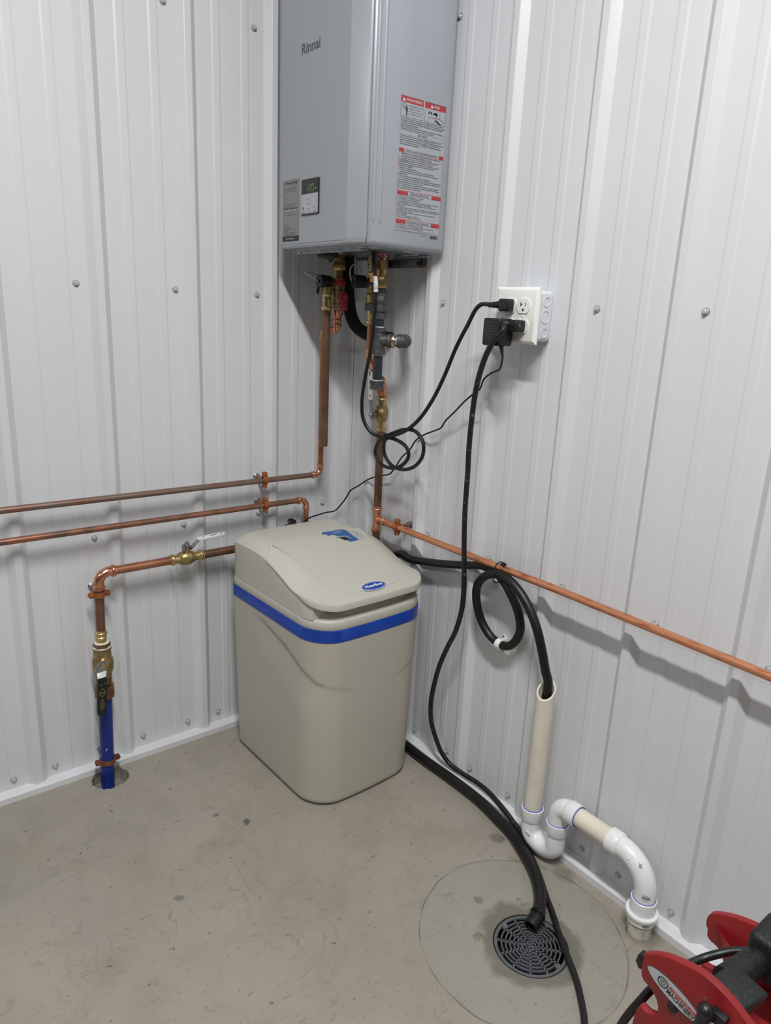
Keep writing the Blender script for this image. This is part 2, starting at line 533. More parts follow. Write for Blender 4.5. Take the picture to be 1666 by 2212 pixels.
def text_mesh(s, width=None, height=0.01, bold=0.0, res=2):
    cu = bpy.data.curves.new('lettering', 'FONT')
    cu.body = s
    cu.size = 1.0
    cu.resolution_u = res
    cu.offset = bold
    cu.fill_mode = 'FRONT'
    ob = bpy.data.objects.new('lettering', cu)
    COL.objects.link(ob)
    dg = bpy.context.evaluated_depsgraph_get()
    ev = ob.evaluated_get(dg)
    me = ev.to_mesh()
    vs = [v.co.copy() for v in me.vertices]
    fs = [tuple(p.vertices) for p in me.polygons]
    ev.to_mesh_clear()
    bpy.data.objects.remove(ob)
    bpy.data.curves.remove(cu)
    if not vs: return [], []
    x0, x1 = min(v.x for v in vs), max(v.x for v in vs)
    sy = height/0.70
    sx = (width/(x1-x0)) if width else sy
    return [Vector(((v.x-x0)*sx, v.y*sy, 0)) for v in vs], fs

def text(mb, s, o, ux, uy, height, width=None, align='L', bold=0.0, res=2, lift=0.0003):
    vs, fs = text_mesh(s, width, height, bold, res)
    if not vs: return
    ux, uy = Vector(ux).normalized(), Vector(uy).normalized()
    nz = ux.cross(uy)
    w = max(v.x for v in vs)
    dx = {'L': 0, 'C': -w/2, 'R': -w}[align]
    mb.add([Vector(o)+ux*(v.x+dx)+uy*v.y+nz*lift for v in vs], fs)

def rrect(x0, x1, y0, y1, r, n=5):
    out = []
    for (cx, cy, a0) in ((x1-r, y0+r, -PI/2), (x1-r, y1-r, 0), (x0+r, y1-r, PI/2), (x0+r, y0+r, PI)):
        for k in range(n+1):
            a = a0+PI/2*k/n
            out.append((cx+r*math.cos(a), cy+r*math.sin(a)))
    return out

def ell(cx, cy, rx, ry, n=24):
    return [(cx+rx*math.cos(2*PI*k/n), cy+ry*math.sin(2*PI*k/n)) for k in range(n)]

def struct(mb, name, mat, label, cat, **k):
    o = build(mb, name, mat, None, **k)
    return tag(o, label, cat, None, 'structure')

# ------------------------------------------------------------------ the room
ROOM_X, ROOM_Y, ROOM_Z = -8.0, -8.0, 3.0
PITCHR = 0.2286
def rib_profile(c0, lo):
    """(along, depth) points of a ribbed steel sheet from lo up to 0"""
    pts = []
    k = math.floor((lo-c0)/PITCHR)-1
    while True:
        c = c0+k*PITCHR
        if c > 0.03: break
        pts += [(c-.024, 0), (c-.0225, .0012), (c-.009, .0152), (c-.0072, .016), (c+.0072, .016), (c+.009, .0152), (c+.0225, .0012), (c+.024, 0)]
        for m in (c+.0762, c+.1524):
            pts += [(m-.012, 0), (m-.0075, .0013), (m+.0075, .0013), (m+.012, 0)]
        k += 1
    pts = [p for p in pts if lo < p[0] < -0.002]
    return [(lo, 0)]+pts+[(0.0, 0)]

WALL_Z0 = 0.0175
mb = MB()
pr = rib_profile(-0.717, ROOM_X)
mb.grid([[V(u, -d, z) for (u, d) in pr] for z in (WALL_Z0, ROOM_Z)])
wall_left = struct(mb, 'wall_left', 'wall', 'white ribbed steel wall carrying the two long thin copper pipes', 'wall', smooth=12)
mb = MB()
pr = rib_profile(-1.051, ROOM_Y)
mb.grid([[V(-d, u, z) for (u, d) in pr] for z in (WALL_Z0, ROOM_Z)])
wall_right = struct(mb, 'wall_right', 'wall', 'white ribbed steel wall carrying the outlet box and drain pipe', 'wall', smooth=12)
mb = MB()
mb.grid([[V(u, ROOM_Y, z) for u in (ROOM_X, 0)] for z in (0, ROOM_Z)])
struct(mb, 'wall_back', 'plain', 'plain grey wall behind the viewer', 'wall')
mb = MB()
mb.grid([[V(ROOM_X, u, z) for u in (ROOM_Y, 0)] for z in (0, ROOM_Z)])
struct(mb, 'wall_side', 'plain', 'plain grey far wall of the room', 'wall')
mb = MB()
mb.grid([[V(ROOM_X, u, ROOM_Z) for u in (ROOM_Y, 0)], [V(0, u, ROOM_Z) for u in (ROOM_Y, 0)]])
struct(mb, 'ceiling', 'plain', 'plain grey ceiling', 'ceiling')

# trims along the foot of both walls: a folded strip with a narrow ledge
TR = 0.030
mb = MB()
prof = [(0.0, 0.019), (0.0275, 0.0178), (0.0295, 0.0165), (TR, 0.0145), (TR, 0.0)]
mb.grid([[V(x, -d, z) for (d, z) in prof] for x in (ROOM_X, 0)])
struct(mb, 'baseboard_left', 'trim', 'white folded steel trim under the wall with the two long copper pipes', 'trim', smooth=0)
mb = MB()
mb.grid([[V(-d, y, z) for (d, z) in prof] for y in (ROOM_Y, 0)])
struct(mb, 'baseboard_right', 'trim', 'white folded steel trim under the wall with the outlet box', 'trim', smooth=0)
mb = MB()
mb.grid([[V(x, y, z) for (x, y) in ((-0.034, 0.0), (-0.034, -0.0185), (-0.031, -0.0185), (-0.002, -0.0175), (-0.002, -0.034))] for z in (WALL_Z0+.002, ROOM_Z-.002)])
struct(mb, 'trim_1', 'trim', 'white inside corner trim between the two ribbed walls', 'trim', smooth=0)

# floor slab with two openings
HOLE = (-0.7845, -0.0685)
DRAIN = (-0.271, -1.088)
rnd = random.Random(3)
hole_loop = [(HOLE[0]+(0.047+rnd.uniform(-.0022, .0022))*math.cos(2*PI*k/40), HOLE[1]+(0.046+rnd.uniform(-.0022, .0022))*math.sin(2*PI*k/40)) for k in range(40)]
drain_loop = ell(DRAIN[0], DRAIN[1], 0.0775, 0.0775, 48)
mb = MB()
outer = [(ROOM_X, ROOM_Y), (0.06, ROOM_Y), (0.06, 0.06), (ROOM_X, 0.06)]
loops = [outer, hole_loop, drain_loop]
flat = [Vector((p[0], p[1], 0)) for lp in loops for p in lp]
mb.add(flat, tessellate_polygon([[Vector((p[0], p[1], 0)) for p in lp] for lp in loops]))
for lp, dep in ((hole_loop, 0.05), (drain_loop, 0.012)):
    n = len(lp)
    mb.add([V(p[0], p[1], 0) for p in lp]+[V(p[0], p[1], -dep) for p in lp], [(i, (i+1) % n, n+(i+1) % n, n+i) for i in range(n)])
floor = struct(mb, 'floor', 'floor', 'smooth grey concrete floor with a round patch at the drain', 'floor', smooth=0, recalc=False)
mb = MB()
rows = []
for j in range(8):
    row = []
    for k in range(41):
        a = 2*PI*k/40
        r = 0.052*j/7
        rr = random.Random(j*100+k % 40)
        row.append(V(HOLE[0]+r*math.cos(a), HOLE[1]+r*math.sin(a), -0.03-0.010*math.sin(a+0.6)*j/7+(rr.uniform(-.004, .004) if j else 0)))
    rows.append(row)
mb.grid(rows)
build(mb, 'hole_fill', 'rubble', floor, smooth=60, label='rough concrete bottom of the pipe hole')

# sheet screws on the walls: dome washer, rubber ring, hex head
mbs = MB()
mbs.lathe((0, 0, 0), (0, 0, 1), [(0, .0068), (.0012, .0068), (.0022, .0058)], 18)
mbs.lathe((0, 0, .002), (0, 0, 1), [(0, .0042), (.0042, .0040), (.0048, .0032)], 6)
screw_me = make_mesh('screw', mbs.v, mbs.f, M['screw'], 35)
mbg = MB()
mbg.lathe((0, 0, 0), (0, 0, 1), [(0, .0076), (.0008, .0076)], 18)
gask_me = make_mesh('washer', mbg.v, mbg.f, M['gasket'], 35)
RXL = Matrix.Rotation(PI/2, 4, 'X')
RXR = Matrix.Rotation(-PI/2, 4, 'Y')
def wall_screw(wall, p, rot, spin):
    s = bpy.data.objects.new('screw', screw_me)
    COL.objects.link(s)
    s.parent = wall
    s.matrix_local = Matrix.Translation(p) @ rot @ Matrix.Rotation(spin, 4, 'Z')
    g = bpy.data.objects.new('washer', gask_me)
    COL.objects.link(g)
    g.parent = s
for (a, b) in ((164, 612), (379, 626), (555, 637), (352, 3), (549, 61), (204, 1162), (397, 1133), (558, 1108), (696, 1086), (30, 1685), (120, 1655), (310, 1590), (406, 1559), (471, 1537), (217, 1623), (560, 1034)):
    wall_screw(wall_left, P(a, b, Y=0), RXL, random.random())
for (a, b) in ((995, 36), (958, 655), (1290, 668), (1525, 674), (925, 1155), (1056, 1207), (1215, 1269), (1416, 1349), (1663, 1447), (897, 1576), (965, 1623), (1016, 1660), (1098, 1718), (1257, 1833), (1335, 1890), (1450, 1971)):
    wall_screw(wall_right, P(a, b, X=0), RXR, random.random())

# ------------------------------------------------------------------ water softener
SX, SY = -0.252, -0.2925
soft = thing('water_softener', 'greige cabinet water softener with sloping lid and blue band in the corner', 'water softener', (SX, SY, 0), math.radians(1.5))
HW, HD = 0.180, 0.2125
def outline(inset=0.0, n=220, bow=0.010, rf=0.078, rb=0.03):
    """rounded plan outline, list of (x, y, nx, ny), uniformly spaced"""
    a, d = HW-inset, HD-inset
    segs = []
    def arc(cx, cy, r, a0):
        return [(cx+r*math.cos(a0+PI/2*k/12), cy+r*math.sin(a0+PI/2*k/12)) for k in range(13)]
    pts = arc(a-rf, -d+rf, rf, -PI/2)+arc(a-rb, d-rb, rb, 0)+arc(-a+rb, d-rb, rb, PI/2)+arc(-a+rf, -d+rf, rf, PI)
    pts.append(pts[0])
    ln = [0]
    for i in range(len(pts)-1): ln.append(ln[-1]+math.dist(pts[i], pts[i+1]))
    out = []
    j = 0
    for k in range(n):
        t = ln[-1]*k/n
        while ln[j+1] < t: j += 1
        f = (t-ln[j])/max(1e-9, ln[j+1]-ln[j])
        x, y = pts[j][0]*(1-f)+pts[j+1][0]*f, pts[j][1]*(1-f)+pts[j+1][1]*f
        if y < 0: y -= bow*(1-(x/a)**2)*min(1, max(0, (-y-0.08)/0.1))
        out.append((x, y))
    res = []
    for k in range(n):
        p, q = out[k-1], out[(k+1) % n]
        tx, ty = q[0]-p[0], q[1]-p[1]
        l = math.hypot(tx, ty)
        res.append((out[k][0], out[k][1], ty/l, -tx/l))
    return res
# crease curve on the flank, as (distance along the outline, z)
def along(x, y, nx):
    """distance along the flank and round its front corner"""
    cy_, rf = -HD+0.078, 0.078
    if y > cy_: return -y
    return -cy_+rf*math.atan2(cy_-y, abs(x)-(HW-rf))
def to_px(p):
    q = Vector(p)-CAM
    d = q.dot(fwd)
    return (W_PX/2+F_PX*q.dot(rgt)/d, H_PX/2-F_PX*q.dot(upv)/d)
swo = []
_ol = [q for q in outline(0.003) if q[0] < -0.06 and q[2] < 0.2 and q[1] < 0.19]
for q in ((535, 1310), (562, 1330), (590, 1358), (615, 1388), (640, 1424), (665, 1455), (688, 1474), (708, 1484)):
    best = None
    for (x, y, nx, ny) in _ol:
        for k in range(80):
            z = 0.30+0.165*k/79
            u = to_px(WM[soft.name] @ Vector((x, y, z)))
            dd_ = (u[0]-q[0])**2+(u[1]-q[1])**2
            if best is None or dd_ < best[0]: best = (dd_, along(x, y, nx), z)
    swo.append((-best[1], best[2]))
def sstep(a, b, x):
    t = min(1, max(0, (x-a)/(b-a)))
    return t*t*(3-2*t)
def swoosh(y, z):
    best, sd, tt = 1e9, 0, 0
    for i in range(len(swo)-1):
        (y0, z0), (y1, z1) = swo[i], swo[i+1]
        dy, dz = y1-y0, z1-z0
        L2 = dy*dy+dz*dz
        t = min(1, max(0, ((y-y0)*dy+(z-z0)*dz)/L2))
        py, pz = y0+t*dy, z0+t*dz
        d = math.hypot(y-py, z-pz)
        if d < best:
            best = d
            cr = dy*(z-z0)-dz*(y-y0)
            sd = d if cr > 0 else -d
            tt = (i+t)/(len(swo)-1)
    # sd > 0 on the lower rear side
    amp = 0.0045*sstep(0, .3, tt)*(1-sstep(.9, 1.0, tt)*0.6)
    return -amp*sstep(-0.001, 0.010, sd)*(1-sstep(0.012, 0.11, sd))*(1 if best < .12 else 0)
mb = MB()
rows = []
zs = [0.003, 0.006, 0.012, 0.02]+[0.02+(0.4655-0.02)*k/88 for k in range(1, 89)]
for z in zs:
    ins = 0.009*(1-z/0.466)+(0.006 if z < .004 else 0.003 if z < .008 else 0)
    row = []
    for (x, y, nx, ny) in outline(ins):
        d = swoosh(-along(x, y, nx), z) if abs(x) > 0.06 and y < 0.19 else 0
        row.append(V(x+nx*d, y+ny*d, z))
    row.append(row[0])
    rows.append(row)
mb.grid(rows)
n_ = len(rows[0])-1
mb.f.append(tuple(range(n_-1, -1, -1)))
build(mb, 'cabinet', 'beige', soft, smooth=50, local=True)
mb = MB()
rows = []
for (z, ins) in ((0.4655, 0.003), (0.4657, -0.0002), (0.4667, -0.0012), (0.4965, -0.0010), (0.4975, -0.0002), (0.4977, 0.003)):
    row = [V(x, y, z) for (x, y, nx, ny) in outline(ins)]
    rows.append(row+[row[0]])
mb.grid(rows)
build(mb, 'band', 'band', soft, smooth=40, local=True, label='blue band round the cabinet')
# rim with finger recess under the lid
mb = MB()
rows = []
for (z, ins) in ((0.4976, 0.001), (0.499, 0.0002), (0.516, 0.0015), (0.520, 0.003), (0.5215, 0.006), (0.523, 0.019), (0.527, 0.0215), (0.552, 0.021)):
    row = [V(x, y, z) for (x, y, nx, ny) in outline(ins)]
    rows.append(row+[row[0]])
mb.grid(rows)
mb.f.append(tuple((len(rows)-1)*len(rows[0])+k for k in range(len(rows[0])-1)))
build(mb, 'rim', 'beigetop', soft, smooth=50, local=True)
HP = [(.215, .618), (.208, .629), (.195, .637), (.17, .6395), (.12, .641), (.07, .6405), (.04, .637), (.0, .629), (-.05, .6135), (-.10, .595), (-.15, .5785), (-.19, .568), (-.2135, .5635), (-.226, .560)]
def hh(y):
    for i in range(len(HP)-1):
        if HP[i][0] >= y >= HP[i+1][0]:
            # smooth interpolation through the profile points
            p0 = HP[max(i-1, 0)]
            p1, p2 = HP[i], HP[i+1]
            p3 = HP[min(i+2, len(HP)-1)]
            t = (p1[0]-y)/(p1[0]-p2[0])
            m1 = (p2[1]-p0[1])/(p0[0]-p2[0])*(p1[0]-p2[0]) if p0 != p2 else 0
            m2 = (p3[1]-p1[1])/(p1[0]-p3[0])*(p1[0]-p2[0])
            return (2*t**3-3*t**2+1)*p1[1]+(t**3-2*t**2+t)*m1+(-2*t**3+3*t**2)*p2[1]+(t**3-t**2)*m2
    return HP[0][1] if y > HP[0][0] else HP[-1][1]
def wplan(y, inset, rf=0.078, rb=0.03):
    a, d = HW-inset, HD-inset
    fr = -d-0.006
    if y < fr+rf:
        q = max(0, rf*rf-(fr+rf-y)**2)
        return a-rf+math.sqrt(q)
    if y > d-rb:
        q = max(0, rb*rb-(y-d+rb)**2)
        return a-rb+math.sqrt(q)
    return a
SHO = 0.052
def drop(x, w, y=0.0):
    d = min(1, max(0, (abs(x)-(w-SHO))/SHO))
    return 0.020*d*d*(1-0.95*sstep(-.09, -.185, y))
# rear cover with the flanks
mb = MB()
rows = []
ys = [0.2118, .2105, .207, .20, .19]+[.18-.01*k for k in range(36)]
ys = [y for y in ys if y > -0.165]+[-0.170, -0.176]
for y in ys:
    w = wplan(y, 0.004)
    h = hh(y)-0.0005
    side = [V(-w-.0018, y, .5205), V(-w-.0014, y, (.5205+h-.03)/2), V(-w-.0008, y, h-.028), V(-w, y, h-.0215)]
    xs = [-w+SHO*t for t in (0, .12, .3, .5, .75, 1.0)]
    top = [V(x, y, h-drop(x, w, y)) for x in xs]+[V(-(w-SHO)*(1-k/6), y, h) for k in range(1, 6)]
    half = side+top
    row = half+[V(0, y, h)]+[V(-p.x, p.y, p.z) for p in reversed(half)]
    rows.append(row)
mb.grid(rows)
nn = len(rows[0])
mb.f.append(tuple(range(nn-1, -1, -1)))
mb.f.append(tuple((len(rows)-1)*nn+k for k in range(nn)))
build(mb, 'top_cover', 'beigetop', soft, smooth=40, local=True)
# lid: offset shell with a skirt and overhanging front lip
def lid_surface(mb, ylist, wfun, lift, skirt, ncol=28, shoulder=True):
    rows = []
    for y in ylist:
        w = wfun(y)
        ws = wplan(y, 0.004)
        rows.append([V(w*(2*k/ncol-1), y-0.009*(1-(w*(2*k/ncol-1)/HW)**2)*sstep(-.10, -.20, y), hh(y)+lift-(drop(w*(2*k/ncol-1), ws, y) if shoulder else 0)) for k in range(ncol+1)])
    mb.grid(rows)
    rim = rows[0]+[r[-1] for r in rows[1:]]+list(reversed(rows[-1][:-1]))+[r[0] for r in reversed(rows[1:-1])]
    cen = Vector((0, sum(p.y for p in rim)/len(rim), 0))
    mid, low = [], []
    for p in rim:
        o = Vector((p.x-cen.x, p.y-cen.y, 0)).normalized()
        s = skirt(p)
        mid.append(p+o*min(.0022, s*.3)-Vector((0, 0, s*0.28)))
        low.append(p+o*min(.0022, s*.3)-Vector((0, 0, s)))
    n = len(rim)
    mb.add(rim+mid+low, [(i, (i+1) % n, n+(i+1) % n, n+i) for i in range(n)]+[(n+i, n+(i+1) % n, 2*n+(i+1) % n, 2*n+i) for i in range(n)]+[tuple(range(2*n, 3*n))])
LY0, LY1 = 0.052, -0.2255
ylid = [LY0-(LY0+.144)*k/28 for k in range(29)]+[-0.146-.0698*math.sin(math.radians(6*k)) for k in range(1, 16)]
def wlid(y):
    w = wplan(y, 0.0025, rf=0.07)
    cut = sstep(LY0+.004, LY0-.035, y)*1.0
    return w-0.030*(1-cut)
mb = MB()
lid_surface(mb, ylid, wlid, 0.0030, lambda p: 0.0045+0.0115*sstep(-.12, -.19, p.y))
lid = build(mb, 'lid', 'beigetop', soft, smooth=50, local=True)
yp = [0.050-(0.050+0.186)*k/40 for k in range(41)]
def wpan(y):
    w = 0.142+(0.094-0.142)*(0.05-y)/(0.05+0.186)
    e = y+0.186
    if e < 0.022: w -= 0.022-math.sqrt(max(0, .022**2-(.022-e)**2))
    return w
mb = MB()
lid_surface(mb, yp, wpan, 0.0046, lambda p: 0.0019, shoulder=False)
lidpanel = build(mb, 'lid_panel', 'beigetop', lid, smooth=30, local=True)
# settings window: blue label under a clear slope
softM = WM[soft.name]
def on_lid(px, py, lift):
    z = 0.636
    for _ in range(6):
        w_ = softM.inverted() @ P(px, py, Z=z)
        z = hh(w_.y+0.009*(1-(w_.x/HW)**2)*sstep(-.10, -.20, w_.y+.007))+lift
    return V(w_.x, w_.y, z)
def lid_slab(px_list, lift, th, name, mat, parent):
    vs = [on_lid(a, b, lift) for (a, b) in px_list]
    n = len(vs)
    tr = tessellate_polygon([[Vector((v.x, v.y, 0)) for v in vs]])
    m_ = MB()
    m_.add(vs+[v-Vector((0, 0, th)) for v in vs], [tuple(t) for t in tr]+[(i, (i+1) % n, n+(i+1) % n, n+i) for i in range(n)])
    return build(m_, name, mat, parent, smooth=0, local=True)
win = lid_slab([(748, 1145), (769, 1147), (779, 1151), (789, 1160), (788, 1164), (776, 1167), (757, 1171)], 0.0052, 0.004, 'window', 'window', soft)
lab = lid_slab([(696, 1150), (739, 1143), (747, 1145), (775, 1166), (757, 1170.5), (738, 1160), (723, 1155), (716, 1154), (711, 1157)], 0.0060, 0.004, 'settings_label', 'bluelabel', soft)
lab['label'] = 'blue settings label behind the lid'
m_ = MB()
for (st, a, b) in (('Professional', 719, 1150.5), ('Water Softener', 721, 1153)):
    o = on_lid(a, b, 0.0064)
    text(m_, st, o, (1, 0, 0), (0, 1, 0.0), 0.0055, 0.028)
build(m_, 'lettering', 'whiteink', lab, smooth=0, local=True)
m_ = MB()
m_.tube([on_lid(727, 1160.5, .0072), on_lid(746, 1158, .0085), on_lid(758, 1163, .0075)], .0014, 8)
build(m_, 'catch', 'window', lab, local=True)
m_ = MB()
m_.tube([on_lid(769, 1155, .006), on_lid(770, 1148, .012)], .0008, 6)
build(m_, 'pointer', 'window', lab, local=True)
lid_slab([(733, 1160), (744, 1159), (754, 1163.5), (746, 1166)], 0.0066, 0.003, 'dial_opening', 'dark', lab)
# maker's oval
lc = on_lid(807, 1266.5, 0.0052)
sl = (hh(lc.y-.01)-hh(lc.y+.01))/0.02
uy = V(0, 1, -sl).normalized()
mb = MB()
mb.prism(ell(0, 0, .0385, .0175, 40), lc, V(1, 0, 0), uy, .0010)
badge = build(mb, 'badge', 'whiteink', soft, smooth=30, local=True, label='oval maker badge')
mb = MB()
nz = V(1, 0, 0).cross(uy)
mb.prism(ell(0, 0, .0368, .0160, 40), lc+nz*.0010, V(1, 0, 0), uy, .0006)
build(mb, 'badge_face', 'band', badge, smooth=30, local=True)
mb = MB()
text(mb, 'WaterBoss', lc+nz*.0018-uy*.0035, (1, 0, 0), uy, .0095, .055, 'C', bold=.03)
outer_r = ell(0, 0, .0345, .0140, 40)
inner_r = ell(0, 0, .0340, .0135, 40)
mb.prism(outer_r, lc+nz*.0016, V(1, 0, 0), uy, .0002, [inner_r])
build(mb, 'badge_lettering', 'whiteink', badge, smooth=0, local=True)

# ------------------------------------------------------------------ tankless water heater
HX, HY0, HY1, HZ0, HZ1 = -0.278, -0.415, -0.074, 1.3765, 2.070
BX = -0.012
heat = thing('water_heater', 'silver tankless water heater hung on the wall above the softener', 'water heater', (-0.14, -0.23, HZ0))
SEAM = -0.2515
mb = MB()
mb.box(SEAM+.0008, BX, HY0, HY1, HZ0, HZ1)
build(mb, 'casing', 'heater', heat, bevel=.014, seg=4, smooth=40)
mb = MB()
mb.prism([(SEAM-.0012, HY0+.0025), (SEAM+.0012, HY0+.0025), (SEAM+.0012, HY1-.0025), (SEAM-.0012, HY1-.0025)], V(0, 0, HZ0+.018), V(1, 0, 0), V(0, 1, 0), HZ1-HZ0-.02)
build(mb, 'seam', 'seam', heat, smooth=0)
# front cover: flat face with slanted cheek to the seam, rounded lower corners
crs = [(SEAM-.0010, HY0+.0012), (SEAM-.0036, HY0+.0006), (SEAM-.0065, HY0+.0024), (SEAM-.0092, HY0+.0062), (HX, -0.3710), (HX, HY1-.008), (HX+.0010, HY1-.0045), (HX+.004, HY1-.0015), (SEAM-.001, HY1-.001)]
CREASE = -0.3710
mb = MB()
cc = Vector((SEAM, (HY0+HY1)/2))
rows = []
for (z, k, kx) in ((HZ0+.0005, .030, .55), (HZ0+.002, .014, .8), (HZ0+.006, .005, .93), (HZ0+.012, .0015, .985), (HZ0+.020, 0, 1), (HZ1-.012, 0, 1), (HZ1, .006, .9)):
    rw = []
    for (x, y) in crs:
        f = 1-k/((HY1-HY0)/2)
        rw.append(V(SEAM-.001+(x-SEAM+.001)*kx, cc.y+(y-cc.y)*f, z))
    rows.append(rw)
mb.grid(rows)
nn = len(rows[0])
mb.f.append(tuple(range(nn-1, -1, -1)))
mb.f.append(tuple((len(rows)-1)*nn+k for k in range(nn)))
mb.f.append(tuple(x for i in range(len(rows)) for x in (i*nn,))+tuple((len(rows)-1-i)*nn+nn-1 for i in range(len(rows))))
build(mb, 'front_cover', 'heater', heat, smooth=22)
mb = MB()
mb.prism(rrect(0, abs(CREASE-HY1)-.010, 0, HZ1-HZ0-.03, .002, 3), V(HX+.0002, HY1-.0085, HZ0+.012), V(0, -1, 0), V(0, 0, 1), .0006)
build(mb, 'front_panel', 'heaterdark', heat, smooth=0, label='darker silver front panel')
# two pressed flutes on the flank
for x in (-0.2362, -0.2185):
    mb = MB()
    rws = []
    zz = [1.424, 1.4255, 1.428, 1.433]+[1.446, HZ1-.04]
    for i, z in enumerate(zz):
        w = .0042*math.sqrt(min(1, max(0.02, (z-1.424)/.009)))
        rws.append([V(x-w*math.cos(PI*k/6), HY0+.0004-(.0028*math.sin(PI*k/6)*w/.0042), z) for k in range(7)])
    mb.grid(rws)
    build(mb, 'flute', 'heater', heat, smooth=50)
# underside pan, lip and screws
mb = MB()
mb.box(-.238, -.035, -.395, -.092, HZ0-.0040, HZ0+.004)
mb.box(-.05, -.036, -.39, -.095, HZ0-.010, HZ0-.002)
mb.box(-.235, -.222, -.37, -.09, HZ0-.009, HZ0-.002)
mb.box(-.09, -.075, -.39, -.235, HZ0-.0085, HZ0-.002)
pan = build(mb, 'bottom_pan', 'galv', heat, bevel=.0012)
for (x, y) in ((-.228, -.100), (-.205, -.245), (-.222, -.36)):
    mb = MB()
    mb.lathe((x, y, HZ0-.003), (0, 0, -1), [(0, .0055), (.004, .0055), (.006, .004)], 12)
    mb.box(x-.009, x+.009, y-.007, y+.007, HZ0-.006, HZ0-.003)
    build(mb, 'pan_screw', 'zinc', pan)
mb = MB()
mb.prism([(0, 0), (.062, 0), (.070, -.010), (.050, -.016), (.042, -.024), (.034, -.016), (.006, -.012)], V(-.200, -.135, HZ0-.003), V(.35, -.94, 0).normalized(), V(0, 0, 1), .008)
build(mb, 'cable_boot', 'black', heat, bevel=.001)
# wall bracket
mb = MB()
bp_out = rrect(-.3345, -.180, 1.3475, 1.405, .002, 2)
def slot(y0, y1, z0, z1, r): return rrect(y0, y1, z0, z1, r, 4)
ya = lambda px, py: P(px, py, X=-.004)
def sl2(p0, p1, r):
    a, b = ya(*p0), ya(*p1)
    return slot(min(a.y, b.y), max(a.y, b.y), min(a.z, b.z), max(a.z, b.z), r)
holes = [sl2((849, 549.5), (862, 558), .002), sl2((888, 549.5), (902, 557.5), .002), sl2((874, 557), (878, 572), .0018), sl2((912, 551), (915, 563), .0012), sl2((918.2, 567), (919.6, 572), .0007)]
mb.prism([(-p[0], p[1]) for p in bp_out], V(-.003, 0, 0), V(0, -1, 0), V(0, 0, 1), .003, [[(-p[0], p[1]) for p in h] for h in holes])
br = build(mb, 'wall_bracket', 'galv', heat, smooth=0)
for (a, b, m_, r) in ((909, 571, 'bronze', .0062), (844, 572, 'rubber', .007)):
    mb = MB()
    q = ya(a, b)
    mb.lathe((-.005, q.y, q.z), (-1, 0, 0), [(0, r*1.25), (.005, r*1.25), (.006, r), (.010, r*.9), (.012, r*.5)], 14)
    build(mb, 'bracket_bolt', m_, br)
# logo on the front
FX = HX-.0006
def FP_(px, py): return P(px, py, X=FX)
_st = [FP_(611, 393), FP_(646, 383), FP_(611, 522.5), FP_(647, 519.5)]
STY = (_st[0].y+_st[2].y)/2
STW = STY-(_st[1].y+_st[3].y)/2
STZ = (_st[2].z+_st[3].z)/2
STH = (_st[0].z+_st[1].z)/2-STZ
_cp = [FP_(652.5, 391), FP_(689.5, 384), FP_(653, 466), FP_(689, 461.5)]
CPY = (_cp[0].y+_cp[2].y)/2
CPZ = (_cp[2].z+_cp[3].z)/2
_lg = [FP_(652.5, 115.5), FP_(692, 104.5), FP_(652.5, 97)]
SKU, SKV = STW/.079, STH/.146
UXF, UZ = V(0, -1, 0), V(0, 0, 1)
mb = MB()
text(mb, 'Rinnai', (FX, _lg[0].y, (_lg[0].z+_lg[1].z)/2), UXF, UZ, .0225, _lg[0].y-_lg[1].y, bold=.012)
build(mb, 'maker_name', 'greyink', heat, smooth=0)
# info sticker
mb = MB()
mb.prism([(0, 0), (STW, 0), (STW, STH), (0, STH)], (FX, STY, STZ), UXF, UZ, .0002)
st = build(mb, 'info_sticker', 'stickgrey', heat, smooth=0, label='grey instruction sticker')
mb = MB()
mb.prism([(0, 0), (STW, 0), (STW, .0125*SKV), (0, .0125*SKV)], (FX-.0002, STY, STZ), UXF, UZ, .0002)
build(mb, 'footer_bar', 'stickdark', st, smooth=0)
def fr(u, v): return V(FX-.0005, STY-u*SKU, STZ+v*SKV)
mb = MB()
text(mb, 'ACTION REQUIRED', fr(.0075, .1335), UXF, UZ, .0068, .064, bold=.01)
text(mb, 'Rinnai Central App', fr(.0075, .0755), UXF, UZ, .0060, .064, bold=.01)
for (v, s, u0, w) in ((.1255, 'Scan to register product and', .011, .056), (.1215, 'activate the full warranty for', .010, .058), (.1175, 'your new tankless heater', .012, .052),
                      (.0870, 'Monitor, control and maintain', .008, .060), (.0830, 'from your phone with', .008, .040), (.0655, 'Download today', .024, .030), (.0615, 'from your app store, it is free', .012, .056),
                      (.0385, 'Model / PIN', .009, .022), (.0350, 'Serial number', .009, .030), (.0315, 'Installed by', .009, .026), (.0280, 'Installation date and time', .009, .052),
                      (.0235, 'Register', .009, .018), (.0200, 'For service and technical support', .009, .056), (.0170, 'please visit our home page online', .009, .056), (.0140, 'or call customer service', .009, .050)):
    text(mb, s, fr(u0, v), UXF, UZ, .0021, w, res=1)
build(mb, 'sticker_print', 'ink', st, smooth=0)
mb = MB()
text(mb, 'Record and Register', fr(.018, .0045), UXF, UZ, .0036, .040, res=1)
for (v, u0, u1) in ((.1305, .007, .073), (.0725, .008, .073)):
    mb.prism([(u0, v), (u1, v), (u1, v+.0011), (u0, v+.0011)], fr(0, 0), UXF, UZ, .0001)
build(mb, 'sticker_lines', 'whiteink', st, smooth=0)
